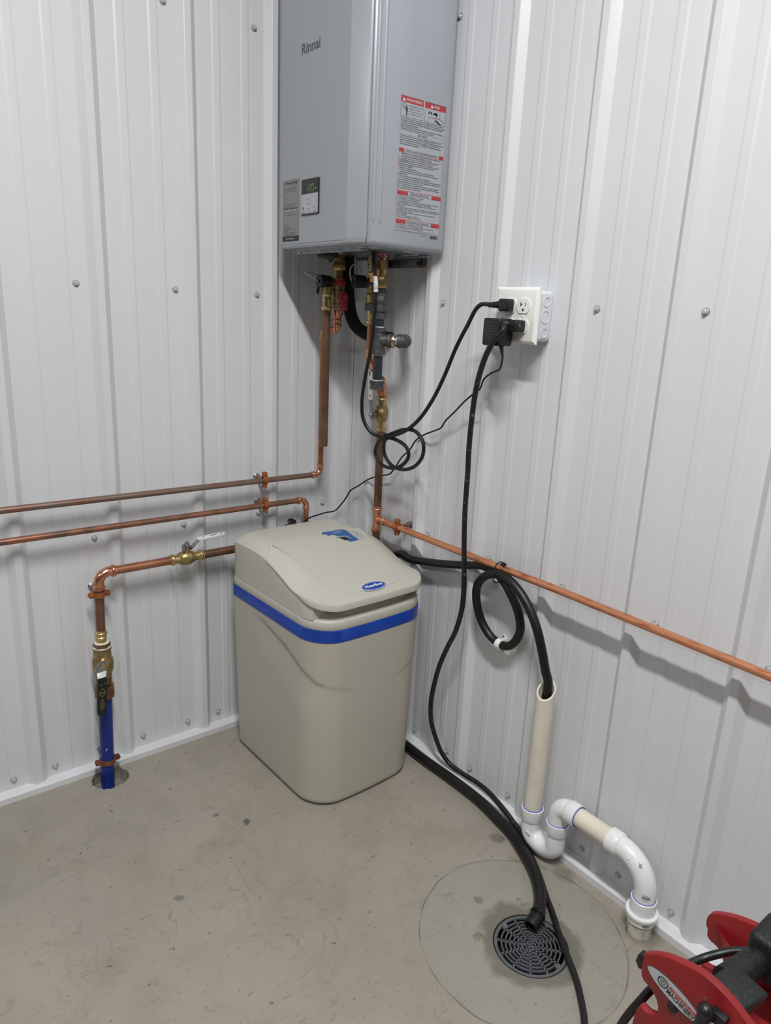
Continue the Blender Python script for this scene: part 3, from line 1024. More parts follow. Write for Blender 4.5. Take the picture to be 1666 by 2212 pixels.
# controller
mb = MB()
mb.prism(rrect(0, .0770, 0, .0800, .003), (FX, CPY, CPZ), UXF, UZ, .0020)
cp = build(mb, 'control_panel', 'stickdark', heat, smooth=0, label='controller with green temperature readout')
def cf(u, v, k=.0024): return V(FX-k, CPY-u, CPZ+v)
mb = MB()
mb.prism(rrect(.0015, .0755, .0475, .0785, .0025), cf(0, 0, .0021), UXF, UZ, .0004)
build(mb, 'display', 'display', cp, smooth=0)
mb = MB()
mb.prism(rrect(.0012, .0735, .0030, .0470, .0022), cf(0, 0, .0021), UXF, UZ, .0006)
kp = build(mb, 'keypad', 'panel', cp, smooth=0)
for (u, v) in ((.0355, .0330), (.0120, .0130), (.0355, .0130), (.0590, .0130)):
    mb = MB()
    mb.prism(rrect(u-.0075, u+.0075, v-.0080, v+.0080, .0015, 3), cf(0, 0, .0027), UXF, UZ, .0009)
    build(mb, 'button', 'panel', kp, smooth=0)
mb = MB()
for (u, v, s) in ((.0355, .0320, 1), (.0355, .0140, -1)):
    mb.prism([(u-.0022, v), (u+.0022, v), (u, v+.0036*s)][::s], cf(0, 0, .0036), UXF, UZ, .0001)
text(mb, 'Priority', cf(.0060, .0060, .0037), UXF, UZ, .0024, .012, res=1)
text(mb, 'On/Off', cf(.0530, .0060, .0037), UXF, UZ, .0024, .012, res=1)
mb.prism(ell(.0590, .0158, .0026, .0026, 14), cf(0, 0, .0036), UXF, UZ, .0001, [ell(.0590, .0158, .0018, .0018, 14)])
mb.prism([(.0080, .013), (.0105, .013), (.0105, .019), (.0080, .019)], cf(0, 0, .0036), UXF, UZ, .0001)
mb.prism([(.0120, .011), (.0150, .011), (.0150, .016), (.0120, .016)], cf(0, 0, .0036), UXF, UZ, .0001)
build(mb, 'button_print', 'greyink', kp, smooth=0)
SEG = {'0': 'abcdef', '1': 'bc', '2': 'abged'}
def seven(mb, ch, u, v, w, h):
    t = .0014
    seg = {'a': (u+t, u+w-t, v+h-t, v+h), 'b': (u+w-t, u+w, v+h/2+t*.6, v+h-t), 'c': (u+w-t, u+w, v+t, v+h/2-t*.6), 'd': (u+t, u+w-t, v, v+t), 'e': (u, u+t, v+t, v+h/2-t*.6), 'f': (u, u+t, v+h/2+t*.6, v+h-t), 'g': (u+t, u+w-t, v+h/2-t/2, v+h/2+t/2)}
    for s in SEG[ch]:
        a, b, c, d = seg[s]
        mb.prism([(a, c), (b, c), (b, d), (a, d)], cf(0, 0, .0026), UXF, UZ, .0001)
mb = MB()
seven(mb, '1', .020, .0525, .0075, .0155)
seven(mb, '2', .0335, .0525, .0085, .0155)
seven(mb, '0', .0465, .0525, .0085, .0155)
build(mb, 'readout', 'led', cp, smooth=0)
mb = MB()
text(mb, '\u00b0F', cf(.0600, .0545, .0027), UXF, UZ, .0042, .0065)
build(mb, 'unit_print', 'whiteink', cp, smooth=0)
# warning label on the flank
LX0, LZ0, LW, LH = -.1712, 1.4165, .1340, .2790
SYF = HY0-.0003
UXS = V(1, 0, 0)
mb = MB()
mb.prism([(0, 0), (LW, 0), (LW, LH), (0, LH)], (LX0, SYF, LZ0), UXS, UZ, .0002)
wl = build(mb, 'warning_label', 'sticklight', heat, smooth=0, label='red and black printed safety label')
def wf(u, v, k=.0004): return V(LX0+u, SYF-k, LZ0+v)
mr, mk, mw, mp_ = MB(), MB(), MB(), MB()
def rc(mb, u0, u1, v0, v1, k=.0003): mb.prism([(u0, v0), (u1, v0), (u1, v1), (u0, v1)], wf(0, 0, k), UXS, UZ, .0001)
def frame(mb, u0, u1, v0, v1, t):
    rc(mb, u0, u1, v0, v0+t); rc(mb, u0, u1, v1-t, v1); rc(mb, u0, u0+t, v0, v1); rc(mb, u1-t, u1, v0, v1)
def tri(mb, u, v, s): mb.prism([(u-s, v), (u+s, v), (u, v+s*1.8)], wf(0, 0, .0005), UXS, UZ, .0001)
rc(mr, 0, .0650, LH-.0125, LH)
rc(mr, .0700, LW, LH-.0125, LH)
frame(mk, 0, .0650, LH-.0410, LH, .0006)
frame(mk, .0700, LW, LH-.0410, LH, .0006)
text(mw, 'CAUTION ATTENTION', wf(.0140, LH-.0090, .0006), UXS, UZ, .0056, .046)
text(mw, 'DANGER', wf(.0960, LH-.0090, .0006), UXS, UZ, .0056, .018)
tri(mw, .0080, LH-.0100, .0036)
tri(mw, .0905, LH-.0100, .0036)
# little figure by a boiler, and hand under a tap
mk.prism(ell(.0165, LH-.0190, .0019, .0019, 10), wf(0, 0), UXS, UZ, .0001)
mk.prism([(.0140, LH-.0300), (.0145, LH-.0218), (.0195, LH-.0218), (.0200, LH-.0300), (.0185, LH-.0300), (.0185, LH-.0385), (.0150, LH-.0385), (.0150, LH-.0300)], wf(0, 0), UXS, UZ, .0001)
mk.prism([(.0095, LH-.0258), (.0100, LH-.0240), (.0150, LH-.0225), (.0150, LH-.0245)], wf(0, 0), UXS, UZ, .0001)
for c_ in (.0040, .0062):
    mk.prism(ell(.0085, LH-.0195, c_*.7, c_, 14), wf(0, 0), UXS, UZ, .0001, [ell(.0085, LH-.0195, c_*.7-.0005, c_-.0005, 14)])
for i, s in enumerate(('BURN HAZARD. Hot vent', 'exhaust may cause', 'serious burns. Keep back', 'from water heater unit.')):
    text(mk, s, wf(.0225, LH-.0190-.0053*i), UXS, UZ, .0030, .040 if i % 2 == 0 else .035, res=1)
for u in (.0830, .0895, .1010, .1055):
    mk.prism(ell(u, LH-.0205, .0024, .0030, 12), wf(0, 0), UXS, UZ, .0001)
mk.prism([(.0940, LH-.0225), (.1080, LH-.0225), (.1080, LH-.0200), (.0940, LH-.0200)], wf(0, 0), UXS, UZ, .0001)
mk.prism([(.1050, LH-.0260), (.1080, LH-.0260), (.1080, LH-.0200), (.1050, LH-.0200)], wf(0, 0), UXS, UZ, .0001)
mp_.prism([(.1020, LH-.0335), (.1100, LH-.0335), (.1085, LH-.0265), (.1045, LH-.0265)], wf(0, 0), UXS, UZ, .0001)
mk.prism([(.0990, LH-.0345), (.1060, LH-.0325), (.1230, LH-.0405), (.1150, LH-.0405)], wf(0, 0, .0005), UXS, UZ, .0001)
for (a, b) in (((.0800, LH-.040), (.0830, LH-.0300)), ((.0830, LH-.0300), (.1160, LH-.0290)), ((.1160, LH-.0290), (.1330, LH-.0350)), ((.1160, LH-.0290), (.1160, LH-.0140))):
    d_ = Vector((b[0]-a[0], b[1]-a[1]))
    nrm = Vector((-d_.y, d_.x)).normalized()*.0003
    mk.prism([(a[0]-nrm.x, a[1]-nrm.y), (b[0]-nrm.x, b[1]-nrm.y), (b[0]+nrm.x, b[1]+nrm.y), (a[0]+nrm.x, a[1]+nrm.y)], wf(0, 0), UXS, UZ, .0001)
body1 = ['Water temperature over 125 F can cause severe burns instantly or death from scalds. Children,', 'the disabled and elderly are at the highest risk of being scalded. Feel the water with your elbow', 'before bathing or showering. Refer to your Water Heater Installation and Operation Manual for', 'available temperature limiting valves.', 'Read and follow the water heater warnings and instructions. If the Water Heater Installation and', 'Operation Manual is missing, contact the manufacturer for a replacement.']
def para(lines, v, dv, full, u0=.0012, h=.0028, wmax=.131):
    lmax = max(len(s) for s in lines)
    for i, s in enumerate(lines):
        text(mk, s, wf(u0, v-dv*i), UXS, UZ, h, wmax*len(s)/max(lmax, full), res=1, bold=.018)
para(body1, LH-.0455, .0042, 96)
rc(mk, 0, LW, LH-.0690, LH-.0686)
text(mk, 'WARNING', wf(.0610, LH-.0745), UXS, UZ, .0042, .019)
tri(mk, .0560, LH-.0745, .0027)
rc(mk, 0, LW, LH-.0768, LH-.0764)
body2 = ['The outlet temperature of the water heater can be changed by the temperature controller or', 'PCB. Use this water heater at your own risk. The test outlet temperature can cause severe burns', 'instantly or death from scalds. Test the water before bathing or showering. DO NOT leave', 'children or the infirm unsupervised. See your local water supply company or plumbing vendor', 'for available temperature limiting valves.']
para(body2, LH-.0810, .0042, 96)
def heading(v, s, u0, u1, wl_, wr_):
    rc(mr, 0, wl_, v-.0010, v+.0070)
    rc(mr, LW-wr_, LW, v-.0010, v+.0070)
    text(mk, s, wf(u0, v+.0008), UXS, UZ, .0048, u1-u0)
heading(LH-.1120, 'FOR YOUR SAFETY READ BEFORE OPERATING', .0200, .1150, .0150, .0140)
frame(mr, .0060, .1290, LH-.1225, LH-.1140, .0004)
body3 = ['WARNING: If you do not follow these instructions exactly, a fire or explosion may', 'result causing property damage, personal injury or loss of life.']
para(body3, LH-.1172, .0042, 84, .0070, wmax=.121)
body4 = ['A  This appliance does not have a pilot. It is equipped with an ignition device which', '   automatically lights the burner. Do not try to light the burner by hand.', 'B  BEFORE OPERATING smell all around the appliance area for gas. Be sure to smell next to', '   the floor because some gas is heavier than air and will settle on the floor.', '   WHAT TO DO IF YOU SMELL GAS', '   -  DO NOT try to light any appliance.', '   -  DO NOT touch any electric switch. DO NOT use any phone in your building.', '   -  Immediately call your gas supplier from a neighbor phone. Follow the gas supplier', '      instructions.', '   -  If you cannot reach your gas supplier, call the fire department.', 'C  Use only your hand to turn the gas control valve. Never use tools. If the gas control valve', '   will not turn by hand, do not try to repair it, call a qualified service technician. Force or', '   attempted repair may result in a fire or explosion.', 'D  Do not use this appliance if any part has been under water. Immediately call a qualified', '   service technician to inspect the appliance and to replace any part of the control system', '   and any gas control which has been under water.']
para(body4, LH-.1262, .00415, 96)
rc(mp_, 0, LW, LH-.1935, LH-.1910)
frame(mr, 0, LW, LH-.1935, LH-.1120, .0004)
heading(LH-.2010, 'OPERATING INSTRUCTIONS', .0390, .0960, .0320, .0290)
body5 = ['1  STOP! Read the safety information above on this label.', '2  Set the temperature controller to lowest setting.', '3  Turn off all electric power to the appliance.', '4  This appliance does not have a pilot. It is equipped with a direct ignition device which', '   automatically lights the burner. DO NOT try to light the burner by hand.', '5  Turn the manual gas control valve located at gas inlet of appliance clockwise to the', '   OFF position.', '6  Wait five (5) minutes to clear out any gas. Then smell for gas, including near the floor. If', '   you smell gas, STOP! Follow B in the safety information above on this label. If you don\'t', '   smell gas, go to the next step.', '7  Turn the manual gas control valve located at gas inlet of appliance counterclockwise', '   to the ON position.', '8  Turn on all electric power to the appliance.', '9  Set the temperature controller to desired setting.']
para(body5, LH-.2055, .00345, 96, h=.0023)
rc(mp_, 0, LW, LH-.2545, LH-.2522)
frame(mr, 0, LW, LH-.2545, LH-.2010, .0004)
heading(LH-.2620, 'TO TURN OFF GAS TO APPLIANCE', .0320, .1000, .0290, .0270)
body6 = ['1  Set the temperature controller to the lowest setting.', '2  Turn off all electric power to the appliance if service is to be performed.', '3  Turn the manual gas control valve to the OFF position.']
para(body6, LH-.2660, .0036, 90, h=.0023)
frame(mr, 0, LW, LH-.2755, LH-.2620, .0004)
text(mk, 'Refer to your Water Heater Installation and Operation Manual for further details.', wf(0, .0005-.0005), UXS, UZ, .0024, .105, res=1)
uu = .107
rb_ = random.Random(5)
while uu < .131:
    w_ = rb_.choice((.0005, .0009, .0014))
    rc(mk, uu, uu+w_, -.0095, -.0025)
    uu += w_+rb_.choice((.0005, .0008))
text(mk, 'U286-0773-2', wf(.078, -.0065), UXS, UZ, .0025, .018, res=1)
build(mk, 'black_print', 'ink', wl, smooth=0, recalc=False)
build(mr, 'red_print', 'red', wl, smooth=0, recalc=False)
build(mw, 'white_print', 'whiteink', wl, smooth=0, recalc=False)
pk = pm('pink_print', (196, 150, 152), 0.5, 0.0, (190, 144, 146), 40)
build(mp_, 'pale_print', pk, wl, smooth=0, recalc=False)

# ------------------------------------------------------------------ fittings under the heater
DN = V(0, 0, -1)
# hot side service valve
hx, hy = -.130, -.130
hv = thing('service_valve', 'brass service valve with two red handles under the water heater', 'valve', (hx, hy, 1.18))
def zc(py, px=732): return P(px, py, X=hx).z
mb = MB()
mb.lathe((hx, hy, HZ0+.004), DN, [(0, .0165), (HZ0+.004-zc(556), .0165), (HZ0+.004-zc(557), .0145), (HZ0+.004-zc(563), .0145)], 18)
build(mb, 'inlet_collar', 'brassdull', hv)
mb = MB()
mb.lathe((hx, hy, zc(584)), DN, [(0, .0125), (zc(584)-zc(602), .0125)], 6)
mb.lathe((hx, hy, zc(600)), DN, [(0, .0135), (.004, .0185), (.028, .0185), (.034, .014)], 18)
mb.lathe((hx, hy, zc(625)), DN, [(0, .0150), (.004, .0185), (.032, .0185), (.036, .0165)], 20)
mb.lathe((hx, hy, zc(655)), DN, [(0, .0165), (.002, .0185), (.006, .0185), (.008, .0165)], 20)
build(mb, 'body', 'brassdull', hv)
mb = MB()
hexnut(mb, (hx, hy, zc(562)), DN, zc(562)-zc(584), .0190, .3)
build(mb, 'union_nut', 'brass', hv)
mb = MB()
hexnut(mb, (hx, hy, zc(655)), DN, zc(655)-zc(667), .0160, .3)
build(mb, 'outlet_nut', 'brassdull', hv)
VIEW = (V(hx, hy, 1.3)-CAM).normalized()
SIDE = V(-VIEW.y, VIEW.x, 0).normalized()       # points left in the photograph
TOC = -V(VIEW.x, VIEW.y, 0).normalized()        # toward the viewer
# drain port with black cap
dz = zc(610)
dp = (SIDE*0.78+TOC*0.55).normalized()
mb = MB()
mb.lathe(V(hx, hy, dz), dp, [(0, .011), (.022, .011), (.024, .0125), (.034, .0125)], 16)
build(mb, 'drain_port', 'brassdull', hv)
mb = MB()
o = V(hx, hy, dz)+dp*.028
mb.lathe(o, dp, [(0, .0155), (.0125, .0160), (.0130, .0150), (.0150, .0150), (.0155, .0165), (.0330, .0165), (.0350, .0150)], 22)
mb.lathe(o+dp*.035, dp, [(0, .004), (.004, .004)], 12)
cap = build(mb, 'drain_cap', 'black', hv, label='black drain cap')
mb = MB()
e0 = o+dp*.038
mb.tube(spline([e0, e0+SIDE*.010+V(0, 0, .006), e0+SIDE*.028+V(0, 0, .016), e0+SIDE*.034-TOC*.01+V(0, 0, .020), e0+SIDE*.020-TOC*.03+V(0, 0, .020), e0+SIDE*.0-TOC*.045+V(0, 0, .016)]), .0017, 8)
build(mb, 'cap_strap', 'strap', cap)
mb = MB()
rd = (TOC*.95-SIDE*.25).normalized()
mb.lathe(V(hx, hy, zc(610)), rd, [(0, .008), (.016, .008), (.018, .0115), (.030, .0115), (.036, .010), (.037, .006)], 18)
mb.lathe(V(hx, hy, zc(610))+rd*.037, rd, [(0, .003), (.002, .003)], 6)
build(mb, 'red_knob', 'redplastic', hv)
mb = MB()
hd = (TOC*.9-SIDE*.5).normalized()
o = V(hx, hy, zc(641))
mb.lathe(o, hd, [(0, .010), (.020, .010), (.022, .0130), (.034, .0130), (.036, .011)], 18)
ss = -SIDE
mb.obox(o+hd*.030+V(0, 0, -.018)-SIDE*.001, SIDE*.0085, hd*.0045, V(0, 0, .018))
build(mb, 'red_handle', 'redplastic', hv, bevel=.0012)
mb = MB()
mb.lathe(o+hd*.036, hd, [(0, .0032), (.0015, .0032)], 6)
build(mb, 'handle_nut', 'zinc', hv)
# relief valve hanging off its side
rx, ry = -.168, -.133
def zr(py): return P(705, py, X=rx).z
mb = MB()
mb.lathe(V(rx, ry, zr(618)), DN, [(0, .010), (.003, .0140), (zr(618)-zr(637), .0140), (zr(618)-zr(638), .012)], 18)
mb.tube([V(hx, hy, zr(616)), V(rx, ry, zr(620))], .008, 12)
rel = build(mb, 'relief_body', 'brassdull', hv)
mb = MB()
a_ = V(rx, ry, zr(622))+SIDE*.022
mb.obox(a_+V(0, 0, -.002)+SIDE*.001, SIDE*.0035+V(0, 0, .002), TOC*.006, V(0, 0, .014)-SIDE*.002)
build(mb, 'test_lever', 'black', rel, bevel=.001)
rp = thing('relief_pipe', 'straight brown copper discharge pipe open at its lower end', 'pipe', (rx, ry, zr(965)))
mb = MB()
mb.lathe(V(rx, ry, zr(637)), DN, [(0, .0130), (.004, .0130)], 16)
build(mb, 'thread_seal', 'dope', rp)
mb = MB()
mb.lathe(V(rx, ry, zr(639.5)), DN, [(0, .0115), (.009, .0115)], 6)
mb.lathe(V(rx, ry, zr(647)), DN, [(0, .0120), (.006, .0120), (.0065, .0112), (.012, .0112)], 18)
press_end(mb, V(rx, ry, zr(671)), V(0, 0, 1), .0120)
mb.lathe(V(rx, ry, zr(671)), V(0, 0, 1), [(0, .0123), (.020, .0123)], 18)
build(mb, 'adapter', 'brass', rp)
mb = MB()
mb.lathe(V(rx, ry, zr(671)+.004), DN, [(0, .0111), (zr(671)+.004-zr(965), .0111), (zr(671)+.004-zr(965), .0098), (.2, .0098)], 20, cap=False)
build(mb, 'tube', 'copold', rp)

# hot line: down, back to the wall, down, and along the left wall
R12, R34 = .0079, .0111
hp = thing('copper_pipe', 'thin dark copper pipe running highest along the wall from the heater', 'pipe', (-.124, -.05, .762))
ZU = .762
tx = P(694.5, 900, Y=-.05).x
mb = MB()
hexnut(mb, (hx, hy, zc(667)), DN, .003, .0150, .3)
build(mb, 'thread_seal', 'dope', hp)
mb = MB()
mb.lathe((hx, hy, zc(669.5)), DN, [(0, .0155), (.010, .0150), (.018, .0105), (.024, .0100)], 16)
press_end(mb, V(hx, hy, zc(698)), V(0, 0, 1), R12*1.25)
mb.lathe((hx, hy, zc(686)), DN, [(0, .0100), (zc(686)-zc(704), .0098)], 16)
build(mb, 'adapter', 'copper', hp)
ze = zc(714)
jog = V(tx, -.05, ze)-V(hx, hy, ze)
jd = jog.normalized()
mb = MB()
elbow(mb, V(hx, hy, ze), DN, jd, R12, .015, .004)
build(mb, 'elbow', 'copper', hp)
mb = MB()
elbow(mb, V(tx, -.05, ze), jd, DN, R12, .016, .012)
build(mb, 'elbow', 'copper', hp)
mb = MB()
mb.tube([V(hx, hy, ze)+jd*.015, V(tx, -.05, ze)-jd*.015], R12, 14)
build(mb, 'tube', 'coppipe', hp)
mb = MB()
mb.tube([V(tx, -.05, ze-.02), V(tx, -.05, ZU+.016)], R12, 14)
build(mb, 'tube', 'coppipe', hp)
mb = MB()
elbow(mb, V(tx, -.05, ZU), DN, V(-1, 0, 0), R12, .018, .014)
build(mb, 'elbow', 'copper', hp)
mb = MB()
mb.tube([V(tx-.018, -.05, ZU), V(-3.0, -.05, ZU+.01)], R12, 14)
build(mb, 'tube', 'coptarn', hp)
# second line: from behind the softener up and along
ZM = .690
mx_ = P(661, 1115, Y=-.05).x
mp2 = thing('copper_pipe', 'thin reddish copper pipe running just below the highest pipe', 'pipe', (mx_, -.05, .5))
mb = MB()
mb.tube([V(mx_, -.05, .45), V(mx_, -.05, ZM-.015)], R12, 14)
build(mb, 'tube', 'coppipe', mp2)
mb = MB()
elbow(mb, V(mx_, -.05, ZM), V(0, 0, 1), V(-1, 0, 0), R12, .019, .013)
build(mb, 'elbow', 'copper', mp2)
mb = MB()
mb.tube([V(mx_-.018, -.05, ZM), V(-3.0, -.05, ZM+.003)], R12, 14)
build(mb, 'tube', 'copred', mp2)

# incoming main: blue pipe, big valve, copper, elbow, small valve, into the softener
bxp, byp = -.782, -.060
ip = thing('water_pipe', 'upright blue plastic water pipe rising from the hole in the floor', 'pipe', (bxp-.004, byp, -.035))
mb = MB()
mb.tube([V(bxp-.008, byp, -.036), V(bxp-.004, byp, .1), V(bxp, byp, .252)], .0170, 22)
build(mb, 'tube', 'blue', ip)
mb = MB()
q = P(231, 1623, Y=byp-.0172)
text(mb, '7', (q.x-.003, byp-.0178, q.z), V(1, .15, 0), V(0, 0, 1), .008)
build(mb, 'paint_mark', 'whiteink', ip, smooth=0)
mv = thing('ball_valve', 'large cast brass ball valve with black lever above the blue pipe', 'valve', (bxp, byp, .246))
def zm(py): return P(225, py, Y=byp).z
mb = MB()
mb.lathe((bxp, byp, zm(1505)), V(0, 0, 1), [(0, .0215), (.002, .0245), (.030, .0245), (.034, .0225)], 8)
mb.lathe((bxp, byp, zm(1475)), V(0, 0, 1), [(0, .0195), (zm(1458)-zm(1475), .0195)], 8)
build(mb, 'coupling_nut', 'bronze', mv)
mb = MB()
h0 = zm(1460)
mb.lathe((bxp, byp, h0), V(0, 0, 1), [(0, .0205), (.012, .0205), (.014, .023), (.022, .0255), (.036, .0265), (.050, .0250), (.054, .0225), (zm(1396)-h0-.006, .0215), (zm(1396)-h0-.005, .0228), (zm(1396)-h0, .0228)], 22)
build(mb, 'body', 'brassdull', mv)
mb = MB()
hexnut(mb, (bxp, byp, zm(1394)), V(0, 0, 1), .010, .0215, .2)
build(mb, 'bushing', 'bronze', mv)
mb = MB()
mb.lathe((bxp, byp, zm(1397)), V(0, 0, 1), [(0, .0222), (.003, .0222)], 22)
build(mb, 'thread_seal', 'dope', mv)
mb = MB()
mb.lathe((bxp, byp, zm(1394)+.0101), V(0, 0, 1), [(0, .0185), (.0018, .0165)], 18)
build(mb, 'thread_seal', 'dope', mv)
mb = MB()
za, zb = zm(1394)+.010, zm(1360)
mb.lathe((bxp, byp, za), V(0, 0, 1), [(0, .0135), (.012, .0135)], 8)
mb.lathe((bxp, byp, za+.010), V(0, 0, 1), [(0, .0128), (.006, .0140), (.008, .0125), (zb-za-.010, .0125)], 20)
press_end(mb, V(bxp, byp, zb), DN, .0125)
build(mb, 'press_adapter', 'brass', mv)
# lever, on the viewer's side
sy_ = byp-.0265
mb = MB()
q = P(213, 1440, Y=sy_-.016)
mb.lathe((bxp, byp, q.z), V(-.30, -1, 0), [(.02, .009), (.042, .009), (.043, .0075), (.047, .0075)], 6)
build(mb, 'stem', 'brass', mv)
lv = V(-.09, -.18, -1).normalized()
l0 = V(bxp-.0145, sy_-.017, q.z+.012)
pts = [l0, l0+V(-.003, 0, -.028), l0+V(-.006, -.012, -.040)]
mb = MB()
wx = V(1, 0, .06).normalized()
def strap(mb, pts, w, t, tipround=False):
    """flat bar bent along pts"""
    rows = []
    for i, p in enumerate(pts):
        d = (pts[min(i+1, len(pts)-1)]-pts[max(i-1, 0)]).normalized()
        nn_ = d.cross(wx).normalized()
        ww = w[i] if isinstance(w, list) else w
        rows.append([p-wx*ww-nn_*t, p+wx*ww-nn_*t, p+wx*ww+nn_*t, p-wx*ww+nn_*t, p-wx*ww-nn_*t])
    mb.grid(rows)
    mb.f.append(tuple(len(mb.v)-5*len(rows)+k for k in (3, 2, 1, 0)))
    mb.f.append(tuple(len(mb.v)-5+k for k in (0, 1, 2, 3)))
strap(mb, pts, [.0115, .0115, .0105], .0013)
mb.box(bxp-.031, bxp-.024, sy_-.019, sy_-.014, q.z-.012, q.z-.004)
lever = build(mb, 'lever', 'zinc', mv)
mb = MB()
g0 = pts[-1]
gp = [g0+V(.0, -.001, .002), g0+V(-.0007, -.002, -.006), g0+V(-.004, -.004, -.045), g0+V(-.007, -.006, -.080), g0+V(-.008, -.006, -.090), g0+V(-.0085, -.006, -.0955), g0+V(-.0087, -.006, -.098)]
strap(mb, gp, [.0105, .0115, .0118, .0118, .0108, .0075, .003], .0032)
grip = build(mb, 'lever_grip', 'grip', lever, bevel=.001)
mb = MB()
gn = (gp[3]-gp[1]).normalized().cross(wx).normalized()
if gn.y > 0: gn = -gn
ux_, uy_ = wx, -(gp[3]-gp[1]).normalized()
gc = lambda t, u: gp[1]+(gp[3]-gp[1])*t+wx*u+gn*.0036
o = gc(.40, 0)
mb.prism([(0, -.013), (.0085, 0), (0, .013), (-.0085, 0)], o, ux_, uy_, .0001, [[(0, -.0118), (.0076, 0), (0, .0118), (-.0076, 0)]])
text(mb, 'GAS', gc(.43, 0), ux_, uy_, .004, .010, 'C')
text(mb, 'ON', gc(.12, -.007), ux_, uy_, .0028, .005)
text(mb, 'OFF', gc(.12, .003), ux_, uy_, .0028, .006)
mb.prism(ell(0, 0, .003, .003, 14), gc(.68, 0), ux_, uy_, .0001, [ell(0, 0, .0023, .0023, 14)])
for k in range(4):
    text(mb, ('600 WOG', '150 WSP', '1 INCH', 'LF'), gc(.80+.07*k, 0), ux_, uy_, .0032, .011, 'C') if False else text(mb, ('600 WOG', '150 WSP', '1 INCH', 'LF')[k], gc(.80+.07*k, 0), ux_, uy_, .0032, .011 if k < 3 else .005, 'C')
build(mb, 'grip_print', 'gold', grip, smooth=0, recalc=False)

ZI = .579
ex = bxp+.003
cp1 = thing('copper_pipe', 'thick copper pipe bending from the big lever valve toward the softener', 'pipe', (ex, byp, zb))
mb = MB()
mb.tube([V(bxp, byp, zb-.006), V(ex, byp, ZI-.03)], R34, 18)
build(mb, 'tube', 'copold', cp1)
mb = MB()
elbow(mb, V(ex, byp, ZI), V(0, 0, 1), V(1, 0, 0), R34, .026, .017, n=20)
build(mb, 'elbow', 'copper', cp1)
v0, v1 = -.596, -.503
mb = MB()
mb.tube([V(ex+.03, byp, ZI), V(v0+.008, byp, ZI)], R34, 18)
build(mb, 'tube', 'coppipe', cp1)
mb = MB()
mb.tube([V(v1-.008, byp, ZI), V(-.36, byp, ZI)], R34, 18)
build(mb, 'tube', 'copold', cp1)
def press_valve(th, a, b, r, n=20):
    """two-ended press ball valve between a and b"""
    a, b = Vector(a), Vector(b)
    d = (b-a).normalized()
    L = (b-a).length
    for (o, dd) in ((a, d), (b, -d)):
        m1 = MB()
        press_end(m1, o, dd, r*1.13, n)
        m1.lathe(o, dd, [(0, r*1.12), (L*.27, r*1.12), (L*.28, r*1.2), (L*.33, r*1.2)], n)
        build(m1, 'press_end', 'brass', th)
    m2 = MB()
    m2.lathe(a+d*L*.28, d, [(0, r*1.25), (L*.03, r*1.55), (L*.10, r*1.62), (L*.12, r*1.72), (L*.22, r*1.78), (L*.32, r*1.72), (L*.34, r*1.55), (L*.42, r*1.4), (L*.44, r*1.2)], n)
    m2.lathe(a+d*L*.26, d, [(0, r*1.3), (L*.05, r*1.3)], 6)
    build(m2, 'body', 'brassdull', th)
    return a+d*L*.5, d
bv = thing('ball_valve', 'brass ball valve with white lever on the horizontal pipe left of the softener', 'valve', (-.55, byp, ZI-.02))
c, d = press_valve(bv, (v0, byp, ZI), (v1, byp, ZI), R34)
sd_ = V(.02, -.12, 1).normalized()
mb = MB()
mb.lathe(c, sd_, [(.010, .0085), (.028, .0085), (.030, .0100), (.034, .0100)], 12)
build(mb, 'stem', 'brassdull', bv)
mb = MB()
s0 = c+sd_*.036
hexnut(mb, s0+sd_*.0012, sd_, .007, .0062)
mb.lathe(s0+sd_*.008, sd_, [(0, .004), (.003, .003)], 10)
build(mb, 'stem_nut', 'zinc', bv)
wx = V(0, 1, .12).normalized()
h1, h2 = P(432, 1163, Y=byp-.006), P(483, 1152, Y=byp-.006)
h00 = P(408, 1186, Y=byp-.006)
pts = [s0-V(.012, 0, 0), s0+V(.006, 0, 0), h00+V(.003, 0, 0), h1]
mb = MB()
strap(mb, pts, [.008, .0085, .0075, .0065], .0012)
mb.obox(s0+V(-.012, -.003, -.006), V(.003, 0, 0), V(0, .004, 0), V(0, 0, .007))
lever = build(mb, 'lever', 'zinc', bv)
mb = MB()
gp = [h1-(h2-h1)*.12, h1, h1+(h2-h1)*.5, h1+(h2-h1)*.92, h2, h2+(h2-h1)*.05]
strap(mb, gp, [.0065, .0075, .0078, .0078, .006, .002], .0020)
grip = build(mb, 'lever_grip', 'handlewhite', lever, bevel=.0006)
mb = MB()
gd = (h2-h1).normalized()
gn = gd.cross(wx).normalized()
if gn.z < 0: gn = -gn
side_n = V(0, -1, 0)
for (t, s, w) in ((.12, 'II', .004), (.40, 'Apollo', .022), (.82, '600', .009)):
    text(mb, s, h1+(h2-h1)*t+gn*.0023-wx*.0022, gd, wx, .0042, w, bold=.03)
build(mb, 'grip_print', 'ink', grip, smooth=0, recalc=False)

# ------------------------------------------------------------------ cold riser on the right wall
CRX, CRY, ZR = -.050, -.2395, .660
